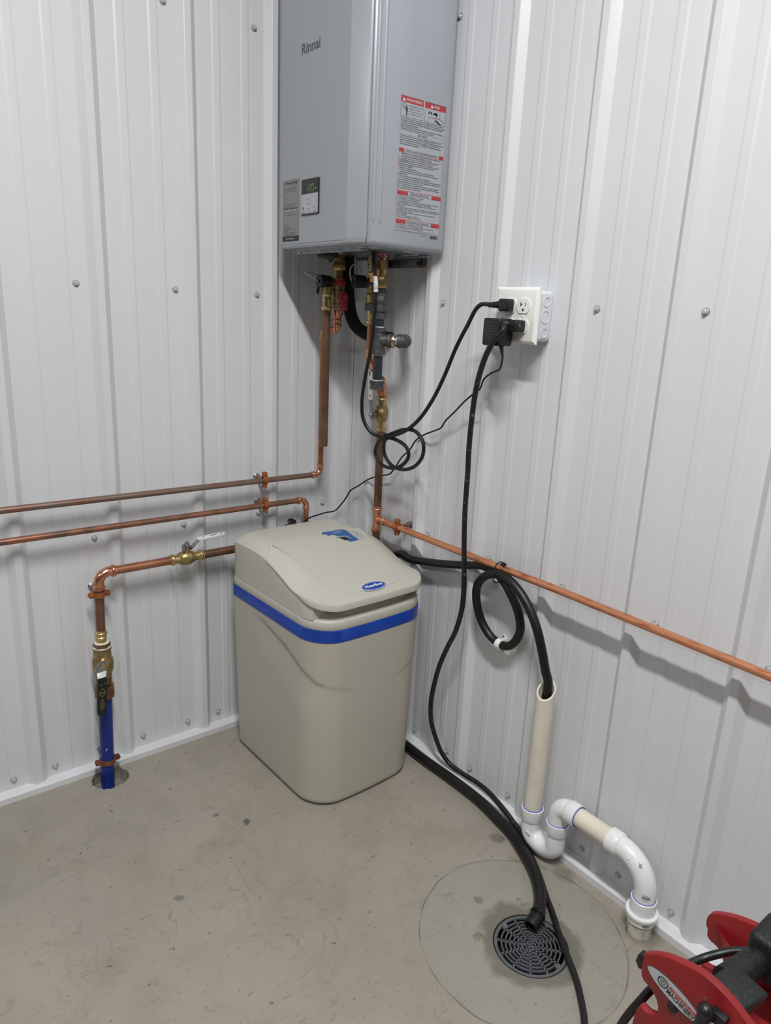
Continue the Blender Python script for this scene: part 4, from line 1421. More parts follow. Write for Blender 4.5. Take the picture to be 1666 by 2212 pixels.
# cold service valve, half hidden behind the gas line
kx, ky = -.100, -.2435
def zk(py): return P(806, py, X=kx).z
cv = thing('service_valve', 'brass service valve with blue knob half hidden behind the gas line', 'valve', (kx, ky, zk(720)))
mb = MB()
mb.lathe((kx, ky, HZ0+.004), DN, [(0, .016), (.030, .016), (.032, .013), (HZ0+.004-zk(598), .013)], 18)
mb.lathe((kx, ky, zk(600)), DN, [(0, .0135), (.004, .0175), (.026, .0175), (.030, .0125), (.038, .0125), (.042, .0165), (zk(600)-zk(655), .0165), (zk(600)-zk(656), .0150)], 18)
build(mb, 'body', 'brassdull', cv)
mb = MB()
mb.lathe((kx, ky, zk(656)), DN, [(0, .0185), (zk(656)-zk(672), .0185)], 8)
build(mb, 'union_nut', 'iron', cv)
mb = MB()
mb.lathe((kx, ky, zk(672)), DN, [(0, .0130), (.012, .0130), (.013, .0125), (zk(672)-zk(702), .0125)], 18)
press_end(mb, V(kx, ky, zk(702)), V(0, 0, 1), .0125)
build(mb, 'press_adapter', 'brass', cv)
V2 = (V(kx, ky, 1.3)-CAM).normalized()
S2 = V(-V2.y, V2.x, 0).normalized()
T2 = -V(V2.x, V2.y, 0).normalized()
dp = (S2*.90+T2*.35).normalized()
mb = MB()
zk1 = zk(610)
mb.lathe(V(kx, ky, zk1), dp, [(0, .010), (.020, .010), (.021, .012), (.03, .012)], 16)
build(mb, 'drain_port', 'brassdull', cv)
o = V(kx, ky, zk1)+dp*.022
mb = MB()
mb.lathe(o, dp, [(0, .0155), (.0110, .0160), (.0115, .0150), (.0135, .0150), (.0140, .0165), (.0310, .0165), (.0330, .0150)], 22)
mb.lathe(o+dp*.033, dp, [(0, .004), (.004, .004)], 12)
cap = build(mb, 'drain_cap', 'black', cv, label='black drain cap')
mb = MB()
e0 = o+dp*.036
mb.tube(spline([e0, e0+S2*.004+V(0, 0, .012), e0+S2*.004+V(0, 0, .030), e0-S2*.004+V(0, 0, .040), e0-S2*.016+V(0, 0, .036), e0-S2*.024+V(0, 0, .018)]), .0018, 8)
build(mb, 'cap_strap', 'strap', cap)
mb = MB()
kd = (T2*.95-S2*.1).normalized()
mb.lathe(V(kx, ky, zk1), kd, [(0, .008), (.014, .008), (.016, .0115), (.026, .0115), (.030, .009)], 18)
build(mb, 'blue_knob', 'bluehandle', cv)
# copper from that valve, jogging back to the wall, down to the press valve
rt = thing('copper_pipe', 'copper riser with two angled fittings between the cold valve and white lever', 'pipe', (CRX, CRY, 1.0))
jz0, jz1 = zk(775), P(828, 835, X=CRX).z
mb = MB()
mb.tube([V(kx, ky, zk(702)+.004), V(kx, ky, jz0+.016)], R34, 16)
build(mb, 'tube', 'coppipe', rt)
jd = (V(CRX, CRY, jz1)-V(kx, ky, jz0)).normalized()
mb = MB()
elbow(mb, V(kx, ky, jz0), DN, jd, R34, .012, .013)
build(mb, 'elbow', 'copper', rt)
mb = MB()
elbow(mb, V(CRX, CRY, jz1), jd, DN, R34, .012, .013)
build(mb, 'elbow', 'copper', rt)
zv1, zv0 = P(823, 856, X=CRX).z, P(820, 930, X=CRX).z
mb = MB()
mb.tube([V(kx, ky, jz0)+jd*.012, V(CRX, CRY, jz1)-jd*.012], R34, 16)
mb.tube([V(CRX, CRY, jz1-.012), V(CRX, CRY, zv1-.006)], R34, 16)
build(mb, 'tube', 'copold', rt)
bv2 = thing('ball_valve', 'brass ball valve with upright white lever on the copper riser', 'valve', (CRX, CRY, zv0))
c, d = press_valve(bv2, (CRX, CRY, zv1), (CRX, CRY, zv0), R34)
sd_ = (S2*.62+T2*.5).normalized()
mb = MB()
mb.lathe(c, sd_, [(.008, .0085), (.026, .0085), (.028, .0095), (.032, .0095)], 12)
build(mb, 'stem', 'brassdull', bv2)
s0 = c+sd_*.033
mb = MB()
hexnut(mb, s0+sd_*.0012, sd_, .008, .0062)
mb.lathe(s0+sd_*.009, sd_, [(0, .004), (.003, .003)], 10)
build(mb, 'stem_nut', 'zinc', bv2)
wx = sd_.cross(V(0, 0, 1)).normalized()
b1 = s0+S2*.006+V(0, 0, .045)
b2 = b1+V(0, 0, .078)+S2*.003
pts = [s0-V(0, 0, .013), s0+V(0, 0, .008), b1-V(0, 0, .004)]
mb = MB()
strap(mb, pts, [.007, .0085, .0072], .0012)
mb.obox(s0+V(0, 0, -.014)-sd_*.006, sd_*.006, wx*.005, V(0, 0, .002))
lever = build(mb, 'lever', 'zinc', bv2)
mb = MB()
gp = [b1-V(0, 0, .006), b1, b1+(b2-b1)*.5, b1+(b2-b1)*.92, b2, b2+(b2-b1)*.04]
strap(mb, gp, [.0068, .0078, .0080, .0080, .006, .002], .0020)
grip = build(mb, 'lever_grip', 'handlewhite', lever, bevel=.0006)
mb = MB()
gd = (b2-b1).normalized()
gu = sd_.cross(gd).normalized()
for (t, s, w) in ((.05, 'II', .005), (.25, 'Apollo', .030), (.75, '600', .012)):
    text(mb, s, b1+(b2-b1)*t+sd_*.0024-gu*.002, gd, gu, .0050, w, bold=.03)
build(mb, 'grip_print', 'ink', grip, smooth=0, recalc=False)
# lower riser, tee and the long right-hand pipe
lr = thing('copper_pipe', 'orange copper pipe running along the wall from the tee behind the softener', 'pipe', (CRX, CRY, .5))
mb = MB()
mb.tube([V(CRX, CRY, zv0+.006), V(CRX, CRY, ZR+.03)], R34, 18)
build(mb, 'tube', 'copold', lr)
mb = MB()
mb.tube([V(CRX, CRY, ZR+.036), V(CRX, CRY, ZR-.036)], R34*1.13, 18)
press_end(mb, V(CRX, CRY, ZR+.038), DN, R34*1.13)
press_end(mb, V(CRX, CRY, ZR-.038), V(0, 0, 1), R34*1.13)
mb.tube([V(CRX, CRY, ZR), V(CRX, CRY-.034, ZR)], R12*1.16, 16)
mb.lathe(V(CRX, CRY-.010, ZR), V(0, -1, 0), [(0, R34*1.05), (.006, R12*1.2)], 16)
press_end(mb, V(CRX, CRY-.036, ZR), V(0, 1, 0), R12*1.14)
build(mb, 'tee', 'copper', lr)
mb = MB()
mb.tube([V(CRX, CRY, ZR-.03), V(CRX, CRY, .44)], R34, 18)
build(mb, 'tube', 'copold', lr)
mb = MB()
mb.tube([V(CRX, CRY-.03, ZR), V(CRX, -.88, ZR+.004), V(CRX, -1.6, ZR-.001), V(CRX, -4.0, ZR)], .0085, 16)
m_or = pm('new_copper_tube', (216, 148, 110), 0.33, 0.75, (176, 92, 66), 26, 0.56, 0.7, stretch=(6, 1, 6))
build(mb, 'tube', m_or, lr)

# black insulated tube from the heater into the wall
mb = MB()
bt = spline([(-.095, -.122, HZ0+.003), (-.095, -.124, 1.31), P(753, 640, X=-.090), P(757, 675, X=-.085), P(768, 702, X=-.075), P(788, 719, X=-.060), P(815, 728, X=-.040), P(838, 730, X=-.016), P(846, 731, X=.002)], 10)
mb.tube(bt, .0172, 18)
solo(mb, 'insulated_tube', 'foam', 'thick black foam covered tube curving down behind the gas pipe', 'tube')

# ------------------------------------------------------------------ gas line
gx, gy = -.120, -.3040
def zg(py): return P(822, py, X=gx).z
gv = thing('gas_valve', 'brass gas valve with yellow lever under the red gas tag', 'valve', (gx, gy, zg(622)))
mb = MB()
mb.lathe((gx, gy, zg(563)), DN, [(0, .0150), (.001, .0160), (zg(563)-zg(581), .0155), (zg(563)-zg(582), .0145), (zg(563)-zg(594), .0145), (zg(563)-zg(597), .0150)], 8)
mb.lathe((gx, gy, zg(580)), DN, [(0, .0140), (.008, .0160), (.016, .0140)], 18)
build(mb, 'body', 'brassdull', gv)
mb = MB()
hexnut(mb, (gx, gy, zg(597)), DN, zg(597)-zg(622), .0152, .1)
build(mb, 'outlet_nut', 'brass', gv)
V3 = (V(gx, gy, 1.3)-CAM).normalized()
S3 = V(-V3.y, V3.x, 0).normalized()
T3 = -V(V3.x, V3.y, 0).normalized()
gd_ = (S3*.80+T3*.6).normalized()
zz0 = zg(590)
o = V(gx, gy, zz0)
mb = MB()
mb.lathe(o, gd_, [(.010, .007), (.026, .007)], 12)
build(mb, 'stem', 'brassdull', gv)
mb = MB()
wx3 = gd_.cross(V(0, 0, 1)).normalized()
c3 = o+gd_*.026
mb.lathe(c3, gd_, [(-.006, .0135), (.005, .0135), (.006, .012)], 18)
mb.obox(c3+V(0, 0, .019), wx3*.0075, gd_*.003, V(0, 0, .019))
mb.obox(c3+V(0, 0, -.013), wx3*.0095, gd_*.003, V(0, 0, .010))
mb.obox(c3-wx3*.012+V(0, 0, 0), wx3*.012, gd_*.002, V(0, 0, .008))
build(mb, 'yellow_lever', 'yellow', gv, bevel=.0014)
mb = MB()
mb.lathe(c3+gd_*.0061, gd_, [(0, .0062), (.001, .0062)], 16)
build(mb, 'lever_boss', 'white', gv)
mb = MB()
mb.lathe(c3+gd_*.0071, gd_, [(0, .0032), (.003, .0032)], 6)
build(mb, 'lever_nut', 'black', gv)
gp_ = thing('gas_pipe', 'dark iron gas pipe with union, tee, elbow and capped drip leg', 'pipe', (gx, gy, zg(840)))
mb = MB()
mb.lathe((gx, gy, HZ0+.004), DN, [(0, .0125), (HZ0+.004-zg(564), .0125)], 18)
build(mb, 'inlet_nipple', 'zinc', gp_)
mb = MB()
mb.lathe((gx, gy, zg(546)), DN, [(0, .0138), (zg(546)-zg(558), .0138)], 22)
tagp = build(mb, 'gas_tag', 'red', gp_, label='red tag reading gas')
mb = MB()
fd = T3
su = -V(-T3.y, T3.x, 0).normalized()
# lettering is mounted upside down on the collar, as in the photograph
for (ch, t) in (('G', -.10), ('A', -.62), ('S', .52), ("'", .80)):
    a_ = t*.9
    nrm = (T3*math.cos(a_)+S3*-math.sin(a_))
    tan = nrm.cross(V(0, 0, 1)).normalized()
    text(mb, ch, V(gx, gy, zg(549.5))+nrm*.0141+tan*-.0032, tan, V(0, 0, -1), .0068, .0062)
build(mb, 'tag_lettering', 'whiteink', tagp, smooth=0, recalc=False)
mb = MB()
mb.lathe((gx, gy, zg(621)), DN, [(0, .0125), (zg(621)-zg(635), .0125)], 18)
build(mb, 'nipple', 'ironpipe', gp_)
mb = MB()
mb.lathe((gx, gy, zg(634)), DN, [(0, .0150), (.006, .0152)], 18)
hexnut(mb, (gx, gy, zg(640)), DN, zg(640)-zg(660), .0168, .2)
hexnut(mb, (gx, gy, zg(658)), DN, zg(658)-zg(674), .0215, .35)
mb.lathe((gx, gy, zg(674)), DN, [(0, .0160), (zg(674)-zg(690), .0155)], 8)
build(mb, 'union', 'iron', gp_)
mb = MB()
mb.lathe((gx, gy, zg(689)), DN, [(0, .0120), (zg(689)-zg(706), .0120)], 18)
build(mb, 'nipple', 'ironpipe', gp_)
for (a, b) in ((705.5, .0128), (766.5, .0122)):
    mb = MB()
    mb.lathe((gx, gy, zg(a)), DN, [(0, b), (.0022, b)], 18)
    build(mb, 'thread_seal', 'dope', gp_)
mb = MB()
zt0, zt1 = zg(708), zg(766)
mb.lathe((gx, gy, zt0), DN, [(0, .0168), (.001, .0176), (.010, .0176), (.012, .0152), (zt0-zt1-.012, .0152), (zt0-zt1-.010, .0176), (zt0-zt1-.001, .0176), (zt0-zt1, .0168)], 20)
bd = V(.62, -.78, 0).normalized()
zb_ = zg(735)
ob = V(gx, gy, zb_)
mb.lathe(ob, bd, [(0, .0145), (.022, .0145), (.024, .0176), (.034, .0176), (.035, .0165)], 20)
build(mb, 'tee', 'iron', gp_)
mb = MB()
mb.lathe(ob+bd*.033, bd, [(0, .0118), (.024, .0118)], 18)
build(mb, 'nipple', 'zinc', gp_)
mb = MB()
mb.lathe(ob+bd*.036, bd, [(0, .0178), (.0030, .0185), (.006, .0178)], 18)
build(mb, 'flex_nut', 'brass', gp_)
mb = MB()
mb.lathe(ob+bd*.048, bd, [(0, .0128), (.0022, .0128)], 18)
build(mb, 'thread_seal', 'dope', gp_)
mb = MB()
ed = V(.62, .78, 0).normalized()
cor = ob+bd*.068
mb.lathe(ob+bd*.050, bd, [(0, .0165), (.001, .0176), (.009, .0176), (.010, .0160)], 20)
mb.tube([ob+bd*.055]+arc_pts(cor, bd, ed, .015, 8)+[cor+ed*.022], .0160, 18)
mb.lathe(cor+ed*.016, ed, [(0, .0165), (.001, .0176), (.009, .0176), (.010, .0160)], 20)
build(mb, 'elbow', 'iron', gp_)
mb = MB()
tt_ = (0-cor.x)/ed.x
mb.tube([cor+ed*.02, cor+ed*tt_], .0118, 16)
build(mb, 'nipple', 'ironpipe', gp_)
mb = MB()
mb.lathe((gx, gy, zg(766)), DN, [(0, .0117), (.010, .0117)], 18)
mb.lathe((gx, gy, zg(774)), DN, [(0, .0120), (zg(774)-zg(828), .0120)], 18)
build(mb, 'drip_leg', 'ironpipe', gp_)
mb = MB()
zca = zg(823)
mb.lathe((gx, gy, zca), DN, [(0, .0165), (.001, .0180), (.008, .0180), (.010, .0166)], 20)
mb.lathe((gx, gy, zca-.009), DN, [(0, .0170), (zca-.009-zg(842), .0164), (zca-.008-zg(842), .015)], 8)
build(mb, 'drip_cap', 'iron', gp_)
mb = MB()
mb.lathe((gx, gy, zg(821.5)), DN, [(0, .0140), (.0025, .0140)], 18)
build(mb, 'thread_seal', 'dope', gp_)

# ------------------------------------------------------------------ pipe clamps
def pipe_clamp(c, ax, r, wall, label, mat='clamp', ear=None):
    """two-piece split ring with eared bolts and a rod to the wall"""
    c, ax, wall = Vector(c), Vector(ax).normalized(), Vector(wall)
    dist_ = wall.length
    wn = wall.normalized()
    ear = Vector(ear).normalized() if ear is not None else ax.cross(wn).normalized()
    t = thing('pipe_clamp', label, 'clamp', c, 0, 'copper coloured pipe clamps')
    w = .0065
    for s in (-1, 1):
        mb = MB()
        n = 12
        rows = []
        for k in range(n+1):
            a = PI*k/n
            dirv = ear*math.cos(a)+wn*math.sin(a)*s
            off = wn*s*.0007
            ri, ro = r+.0006, r+.0034
            rows.append([c+off+dirv*ri-ax*w, c+off+dirv*ro-ax*w, c+off+dirv*ro+ax*w, c+off+dirv*ri+ax*w, c+off+dirv*ri-ax*w])
        mb.grid(rows)
        for k in (0, n):
            i0 = k*5
            mb.f.append((i0, i0+1, i0+2, i0+3))
        for e in (-1, 1):
            ec = c+ear*e*(r+.0075)+wn*s*.0026
            pts = [(-.0055, -w), (.0055, -w), (.0075, -w*.5), (.0082, 0), (.0075, w*.5), (.0055, w), (-.0055, w)]
            mb.prism(pts, ec-wn*.0019, ear*e, ax*e*(1 if True else 1), .0038) if ear.cross(ax).dot(wn) > 0 else mb.prism(pts, ec+wn*.0019, ear*e, ax*e, .0038)
        build(mb, 'half_ring', mat, t, smooth=45)
    for e in (-1, 1):
        mb = MB()
        o = c+ear*e*(r+.0085)
        mb.lathe(o-wn*.0085, wn, [(0, .002), (.001, .0036), (.0035, .0038), (.004, .002), (.015, .002), (.0155, .0035), (.018, .0035)], 8)
        build(mb, 'bolt', mat, t)
    mb = MB()
    mb.lathe(c+wn*(r+.003), wn, [(0, .0055), (.008, .0055), (.009, .0045), (dist_-r-.006, .0045)], 12)
    build(mb, 'rod', mat, t)
    mb = MB()
    e0 = c+wall
    mb.lathe(e0, -wn, [(0, .0105), (.002, .0105), (.004, .0075), (.012, .0075)], 12)
    build(mb, 'wall_anchor', 'zinc', t)
    return t
pc = P(572, 1038, Y=-.05)
pipe_clamp((pc.x, -.05, ZU+.002), (1, 0, 0), R12, (0, .05, 0), 'copper coloured clamp on the highest of the left wall pipes', ear=(0, 0, 1))
pc = P(574, 1092, Y=-.05)
pipe_clamp((pc.x, -.05, ZM+.0005), (1, 0, 0), R12, (0, .05, 0), 'copper coloured clamp on the second highest left wall pipe', ear=(0, 0, 1))
pc = P(215, 1283, Y=byp)
pipe_clamp((ex-.001, byp, pc.z), (0, 0, 1), R34, (0, .06, 0), 'copper coloured clamp just below the thick copper elbow', ear=(1, 0, 0))
pc = P(230, 1642, Y=byp)
pipe_clamp((bxp-.0045, byp, pc.z), (0, 0, 1), .0170, (0, .06, 0), 'rust brown clamp round the foot of the blue pipe', 'clampdark', ear=(1, 0, 0))
pc = P(858, 1139, X=-.05)
pipe_clamp((CRX, pc.y, ZR+.0006), (0, 1, 0), .0085, (.05, 0, 0), 'copper coloured clamp on the orange pipe beside the tee', ear=(0, 0, 1))

# ------------------------------------------------------------------ outlet box
PX = -.058
pa, pb_, pcn = P(1078, 618, X=PX), P(1171, 622, X=PX), P(1160, 747, X=PX)
py0, py1 = -.7665, -.6445
pz0, pz1 = 1.1800, 1.2980
ob_ = thing('outlet_box', 'white surface mounted outlet box with four sockets on the ribbed wall', 'outlet', (0, (py0+py1)/2, pz0))
mb = MB()
byc, bzc = (py0+py1)/2, (pz0+pz1)/2
mb.box(PX+.004, -.001, byc-.0535, byc+.0535, bzc-.0525, bzc+.0525)
bx_ = build(mb, 'box', 'box', ob_, bevel=.009, seg=4)
for (z, r) in ((bzc+.030, .0105), (bzc-.001, .0135), (bzc-.034, .0105)):
    mb = MB()
    mb.prism(ell(0, 0, r, r, 22), V(-.027, byc-.0535+.0002, z), V(1, 0, 0), V(0, 0, 1), .0013, [ell(0, 0, r-.0012, r-.0012, 22)])
    build(mb, 'knockout', 'box', bx_)
mb = MB()
ring_o = [(py0, pz0), (py1, pz0), (py1, pz1), (py0, pz1)]
rws = []
for (ins, x) in ((0, PX+.004), (0, PX+.0015), (.0015, PX-.0002), (.007, PX-.0028), (.0085, PX-.0032)):
    rws.append([V(x, py0+ins, pz0+ins), V(x, py1-ins, pz0+ins), V(x, py1-ins, pz1-ins), V(x, py0+ins, pz1-ins), V(x, py0+ins, pz0+ins)])
mb.grid(rws)
i0 = len(mb.v)-5
mb.f.append((i0, i0+1, i0+2, i0+3))
mb.f.append((3, 2, 1, 0))
pl = build(mb, 'cover_plate', 'white', ob_, smooth=30)
FP = PX-.0032
UXO = V(0, -1, 0)
cyl, cyr = P(1103, 660, X=FP).y, P(1132, 661, X=FP).y
zt, zl = P(1132, 661, X=FP).z, P(1127, 705, X=FP).z
def receptacle(y, z):
    mb = MB()
    pts = []
    for k in range(28):
        a = 2*PI*k/28
        u, v = .0185*math.cos(a), .0185*math.sin(a)
        pts.append((u, max(-.0152, min(.0152, v))))
    mb.prism(pts, V(FP, y, z), UXO, V(0, 0, 1), .0022)
    r = build(mb, 'receptacle', 'white', ob_, smooth=30)
    mb = MB()
    for (u0, u1, v0, v1) in ((-.0078, -.0056, -.0010, .0075), (-.0078, -.0030, .0020, .0038), (.0052, .0070, -.0005, .0068), (-.0024, .0024, -.0105, -.0055)):
        mb.prism([(u0, v0), (u1, v0), (u1, v1), (u0, v1)], V(FP-.0023, y, z), UXO, V(0, 0, 1), .0002)
    build(mb, 'slots', 'dark', r, smooth=0)
    return r
for y in (cyl, cyr):
    for z in (zt, zl): receptacle(y, z)
    mb = MB()
    mb.lathe((FP, y, (zt+zl)/2), V(-1, 0, 0), [(0, .0032), (.0012, .0030), (.0016, .002)], 12)
    build(mb, 'plate_screw', 'white', pl)

# ------------------------------------------------------------------ water heater cord
RF = FP-.0022
pcd = thing('heater_cable', 'thin black cord coiled in loops between heater and outlet box', 'cord', V(-.17, -.36, .9))
mb = MB()
e = V(RF, cyl, zt)
mb.box(RF-.022, RF, cyl-.0135, cyl+.0150, zt-.0125, zt+.0135)
build(mb, 'plug', 'black', pcd, bevel=.004, seg=3)
mb = MB()
pd = V(-.35, .93, -.05).normalized()
e1 = V(RF-.013, cyl+.013, zt+.001)
prof = []
for k in range(6):
    prof += [(.005*k, .0085-.0006*k), (.005*k+.0032, .0085-.0006*k), (.005*k+.0034, .0066-.0005*k), (.005*k+.0048, .0066-.0005*k)]
mb.lathe(e1, pd, prof, 14)
build(mb, 'strain_relief', 'black', pcd)
hs = P(809, 548, X=-.172)
cl = []
for (a, b, x) in ((809, 566, -.172), (810, 590, -.172), (812, 640, -.172), (808, 700, -.168), (800, 760, -.164), (789, 815, -.160), (782, 870, -.155), (785, 905, -.150), (800, 932, -.140), (826, 944, -.125),
                  (848, 936, -.115), (874, 928, -.108), (898, 932, -.102), (914, 955, -.100), (913, 985, -.100), (895, 1008, -.102), (868, 1014, -.106), (844, 1003, -.110), (830, 978, -.114), (830, 956, -.118),
                  (838, 946, -.121), (858, 951, -.112), (878, 966, -.106), (883, 984, -.104), (870, 1004, -.106), (846, 1011, -.110), (822, 1001, -.114), (811, 977, -.118), (818, 955, -.122), (832, 945, -.128),
                  (850, 941, -.122), (880, 928, -.112), (908, 903, -.104), (938, 858, -.098), (962, 808, -.094), (985, 752, -.092), (1008, 707, -.090)):
    cl.append(P(a, b, X=x))
cl.append(e1+pd*.05)
cl.append(e1+pd*.02)
mb = MB()
mb.tube(spline([hs+V(0, 0, .02)]+cl, 7), .0048, 10)
build(mb, 'cable', 'rubber', pcd)
mb = MB()
mb.lathe(hs+V(0, 0, .014), DN, [(0, .0085), (.020, .0085), (.0205, .0070), (.026, .0070), (.0265, .0080), (.034, .0080), (.0345, .0062), (.055, .0058)], 14)
build(mb, 'inlet_boot', 'black', pcd)
mb = MB()
t0_, t1_ = P(811, 597, X=-.173), P(812.5, 631, X=-.173)
mb.tube([t0_, t1_], .0056, 12)
tg = build(mb, 'cord_tag', 'whiteink', pcd, label='white paper tag on the cord')
mb = MB()
tdir = (V(-.172, t0_.y, 0)-V(CAM.x, CAM.y, 0)).normalized()
for k in range(16):
    z = t0_.z-.003-(t0_.z-t1_.z-.006)*k/15
    if k % 5 == 4: continue
    f_ = k/15
    q = t0_.lerp(t1_, f_)
    mb.lathe(V(q.x, q.y, z), DN, [(0, .0057), (.0006 if k % 2 else .0011, .0057)], 12)
build(mb, 'barcode', 'ink', tg)
mb = MB()
tp = P(834, 943, X=-.125)
mb.obox(tp, V(.004, .008, 0), V(-.003, .002, .0), V(0, 0, .009))
mb.obox(tp+V(-.008, -.004, .006), V(.003, .004, 0), V(-.002, .002, 0), V(0, 0, .004))
build(mb, 'cable_tie', 'black', pcd, bevel=.001)

# ------------------------------------------------------------------ power adapter of the softener
ad = thing('power_adapter', 'square black power adapter plugged into the outlet box with a thin cord', 'power adapter', V(RF-.03, cyl+.004, zl-.04))
mb = MB()
aq0, aq1 = P(1049, 690, X=RF-.045), P(1098, 748, X=RF-.045)
mb.box(RF-.045, RF, cyl-.0170, cyl+.0330, zl-.0435, zl+.0145)
build(mb, 'case', 'black', ad, bevel=.005, seg=3)
mb = MB()
for i, (s, w) in enumerate((('OEM', .016), ('AC ADAPTER', .026), ('MODEL: AD-071AD', .032), ('INPUT: 120V 60Hz 14W', .036), ('OUTPUT: 12V 650mA', .034), ('CLASS 2 TRANSFORMER', .036))):
    text(mb, s, V(RF-.0453, cyl+.0275, zl+.003-.0060*i), UXO, V(0, 0, 1), .0026 if i else .0045, w, res=1)
build(mb, 'case_print', 'greyink', ad, smooth=0, recalc=False)
ac0 = P(1083, 752, X=RF-.030)
mb = MB()
prof = []
for k in range(5): prof += [(.004*k, .0050-.0004*k), (.0026+.004*k, .0050-.0004*k), (.0028+.004*k, .0038-.0003*k), (.0038+.004*k, .0038-.0003*k)]
mb.lathe(ac0+V(0, 0, .004), V(0, -.25, -1), prof, 12)
build(mb, 'strain_relief', 'black', ad)
pts = [ac0+V(0, 0, -.004)]
for (a, b, x) in ((1086, 768, -.085), (1084, 785, -.080), (1080, 797, -.075), (1060, 807, -.068), (1045, 820, -.062), (1037, 840, -.055), (1020, 853, -.048), (1003, 868, -.042), (985, 887, -.036), (962, 910, -.030), (953, 924, -.028), (940, 930, -.026), (915, 940, -.024),
                  (898, 952, -.022), (885, 972, -.022), (868, 988, -.022), (855, 1008, -.022), (843, 1023, -.022), (828, 1027, -.021), (808, 1031, -.021), (793, 1037, -.022), (775, 1049, -.024), (757, 1060, -.030), (748, 1075, -.036), (735, 1092, -.045), (724, 1103, -.055)):
    pts.append(P(a, b, X=x))
for (a, b, y) in ((705, 1107, -.045), (688, 1112, -.052), (668, 1119, -.060), (655, 1128, -.064), (645, 1135, -.066)):
    pts.append(P(a, b, Y=y))
mb = MB()
mb.tube(spline(pts, 6), .0022, 8)
build(mb, 'cable', 'rubber', ad)
mb = MB()
bc = P(630, 1131, Y=-.066)
q = []
for k in range(60):
    a = 2*PI*k/12
    q.append(bc+V(.008*math.sin(a*1.0)+.002*math.sin(k*.7), .008*math.cos(k*.9), .013*math.cos(a)+.002*math.sin(k*1.7)))
mb.tube(spline(q, 3), .0020, 6)
mb.tube(spline([bc+V(-.020, 0, -.016), bc+V(-.024, 0, -.004), bc+V(-.014, 0, -.002), bc+V(-.004, 0, -.010), bc+V(.008, 0, -.012), bc+V(.016, 0, -.004), bc+V(.020, 0, -.010), pts[-1]], 6), .0020, 6)
mb.tube([bc+V(-.010, -.008, 0), bc+V(0, -.010, .002), bc+V(.010, -.008, 0)], .0018, 6)
mb.lathe(bc+V(0, 0, -.040), V(0, 0, 1), [(0, .004), (.03, .004)], 8)
build(mb, 'cord_bundle', 'rubber', ad)

# ------------------------------------------------------------------ heavy extension cord
xc = thing('extension_cord', 'thick dusty black extension cord hanging from the outlet down to the floor', 'cord', V(-.33, -1.2, 0))
mb = MB()
mb.box(RF-.030, RF, cyr-.0130, cyr+.0150, zl-.0120, zl+.0130)
build(mb, 'plug', 'dusty', xc, bevel=.005, seg=3)
e1 = V(RF-.020, cyr+.012, zl+.003)
pd = V(-.55, .83, .0).normalized()
mb = MB()
prof = []
for k in range(5): prof += [(.006*k, .0108-.0006*k), (.006*k+.0042, .0108-.0006*k), (.006*k+.0045, .0092-.0005*k), (.006*k+.0058, .0092-.0005*k)]
mb.lathe(e1, pd, prof, 14)
build(mb, 'strain_relief', 'dusty', xc)
pts = [e1+pd*.02]
for (a, b, x) in ((1088, 712, -.122), (1068, 735, -.120), (1050, 768, -.112), (1036, 810, -.105), (1027, 850, -.100), (1020, 900, -.095), (1014, 960, -.090), (1010, 1030, -.086), (1005, 1100, -.084), (1003, 1170, -.082), (1003, 1240, -.080), (999, 1310, -.075), (985, 1362, -.070), (966, 1400, -.066), (949, 1440, -.062), (938, 1480, -.058), (931, 1520, -.054), (932, 1558, -.050), (942, 1595, -.044), (955, 1627, -.036), (972, 1650, -.026), (1000, 1671, -.020), (1030, 1690, -.018), (1058, 1713, -.019), (1085, 1744, -.0275)):
    pts.append(P(a, b, X=x))
for (a, b, z) in ((1105, 1770, .016), (1125, 1800, .0085), (1140, 1833, .0075), (1155, 1865, .0075), (1168, 1898, .0075), (1180, 1935, .0075), (1195, 1975, .0085), (1210, 2022, .0100), (1228, 2070, .0095), (1245, 2115, .0085), (1256, 2160, .0075), (1263, 2205, .0075), (1262, 2260, .0075), (1250, 2350, .0075), (1240, 2500, .0075)):
    pts.append(P(a, b, Z=z))
mb = MB()
mb.tube(spline(pts, 7), .0064, 12)
build(mb, 'cable', 'dusty', xc)

# ------------------------------------------------------------------ drain hose of the softener
dh = thing('drain_hose', 'black hose looped below the orange pipe and ending in the cream standpipe', 'hose', V(-.045, -.72, .45))
_h0 = P(866, 1196, X=-.040)
pts = [_h0+V(-.004, .15, -.13), _h0+V(-.003, .075, -.055), _h0]
for (a, b, x) in ((885, 1207, -.036), (925, 1214, -.033), (970, 1219, -.031), (1010, 1221, -.030), (1045, 1223, -.031), (1072, 1237, -.034), (1092, 1262, -.037), (1110, 1296, -.037), (1122, 1332, -.036), (1124, 1362, -.034), (1112, 1387, -.032), (1095, 1396, -.030), (1077, 1389, -.030), (1058, 1372, -.032), (1040, 1340, -.036), (1030, 1300, -.042), (1031, 1266, -.048), (1046, 1246, -.055), (1070, 1240, -.061), (1095, 1249, -.063), (1122, 1277, -.064), (1145, 1317, -.064), (1161, 1362, -.064), (1172, 1410, -.062), (1179, 1450, -.059)):
    pts.append(P(a, b, X=x))
for dz_ in (.020, -.02, -.06, -.10): pts.append(V(-.0545, -.8965, .423+dz_))
mb = MB()
mb.tube(spline(pts, 7), .0105, 16)
build(mb, 'tube', 'rubber', dh)
mb = MB()
tq = P(1078, 1240, X=-.05)
lp = []
for k in range(17):
    a = 2*PI*k/16
    lp.append(V(-.052+.024*math.cos(a), tq.y+.004*math.cos(a), ZR-.010+.026*math.sin(a)))
mb.tube(lp, .0016, 6)
hd0 = P(1088, 1220, X=-.062)
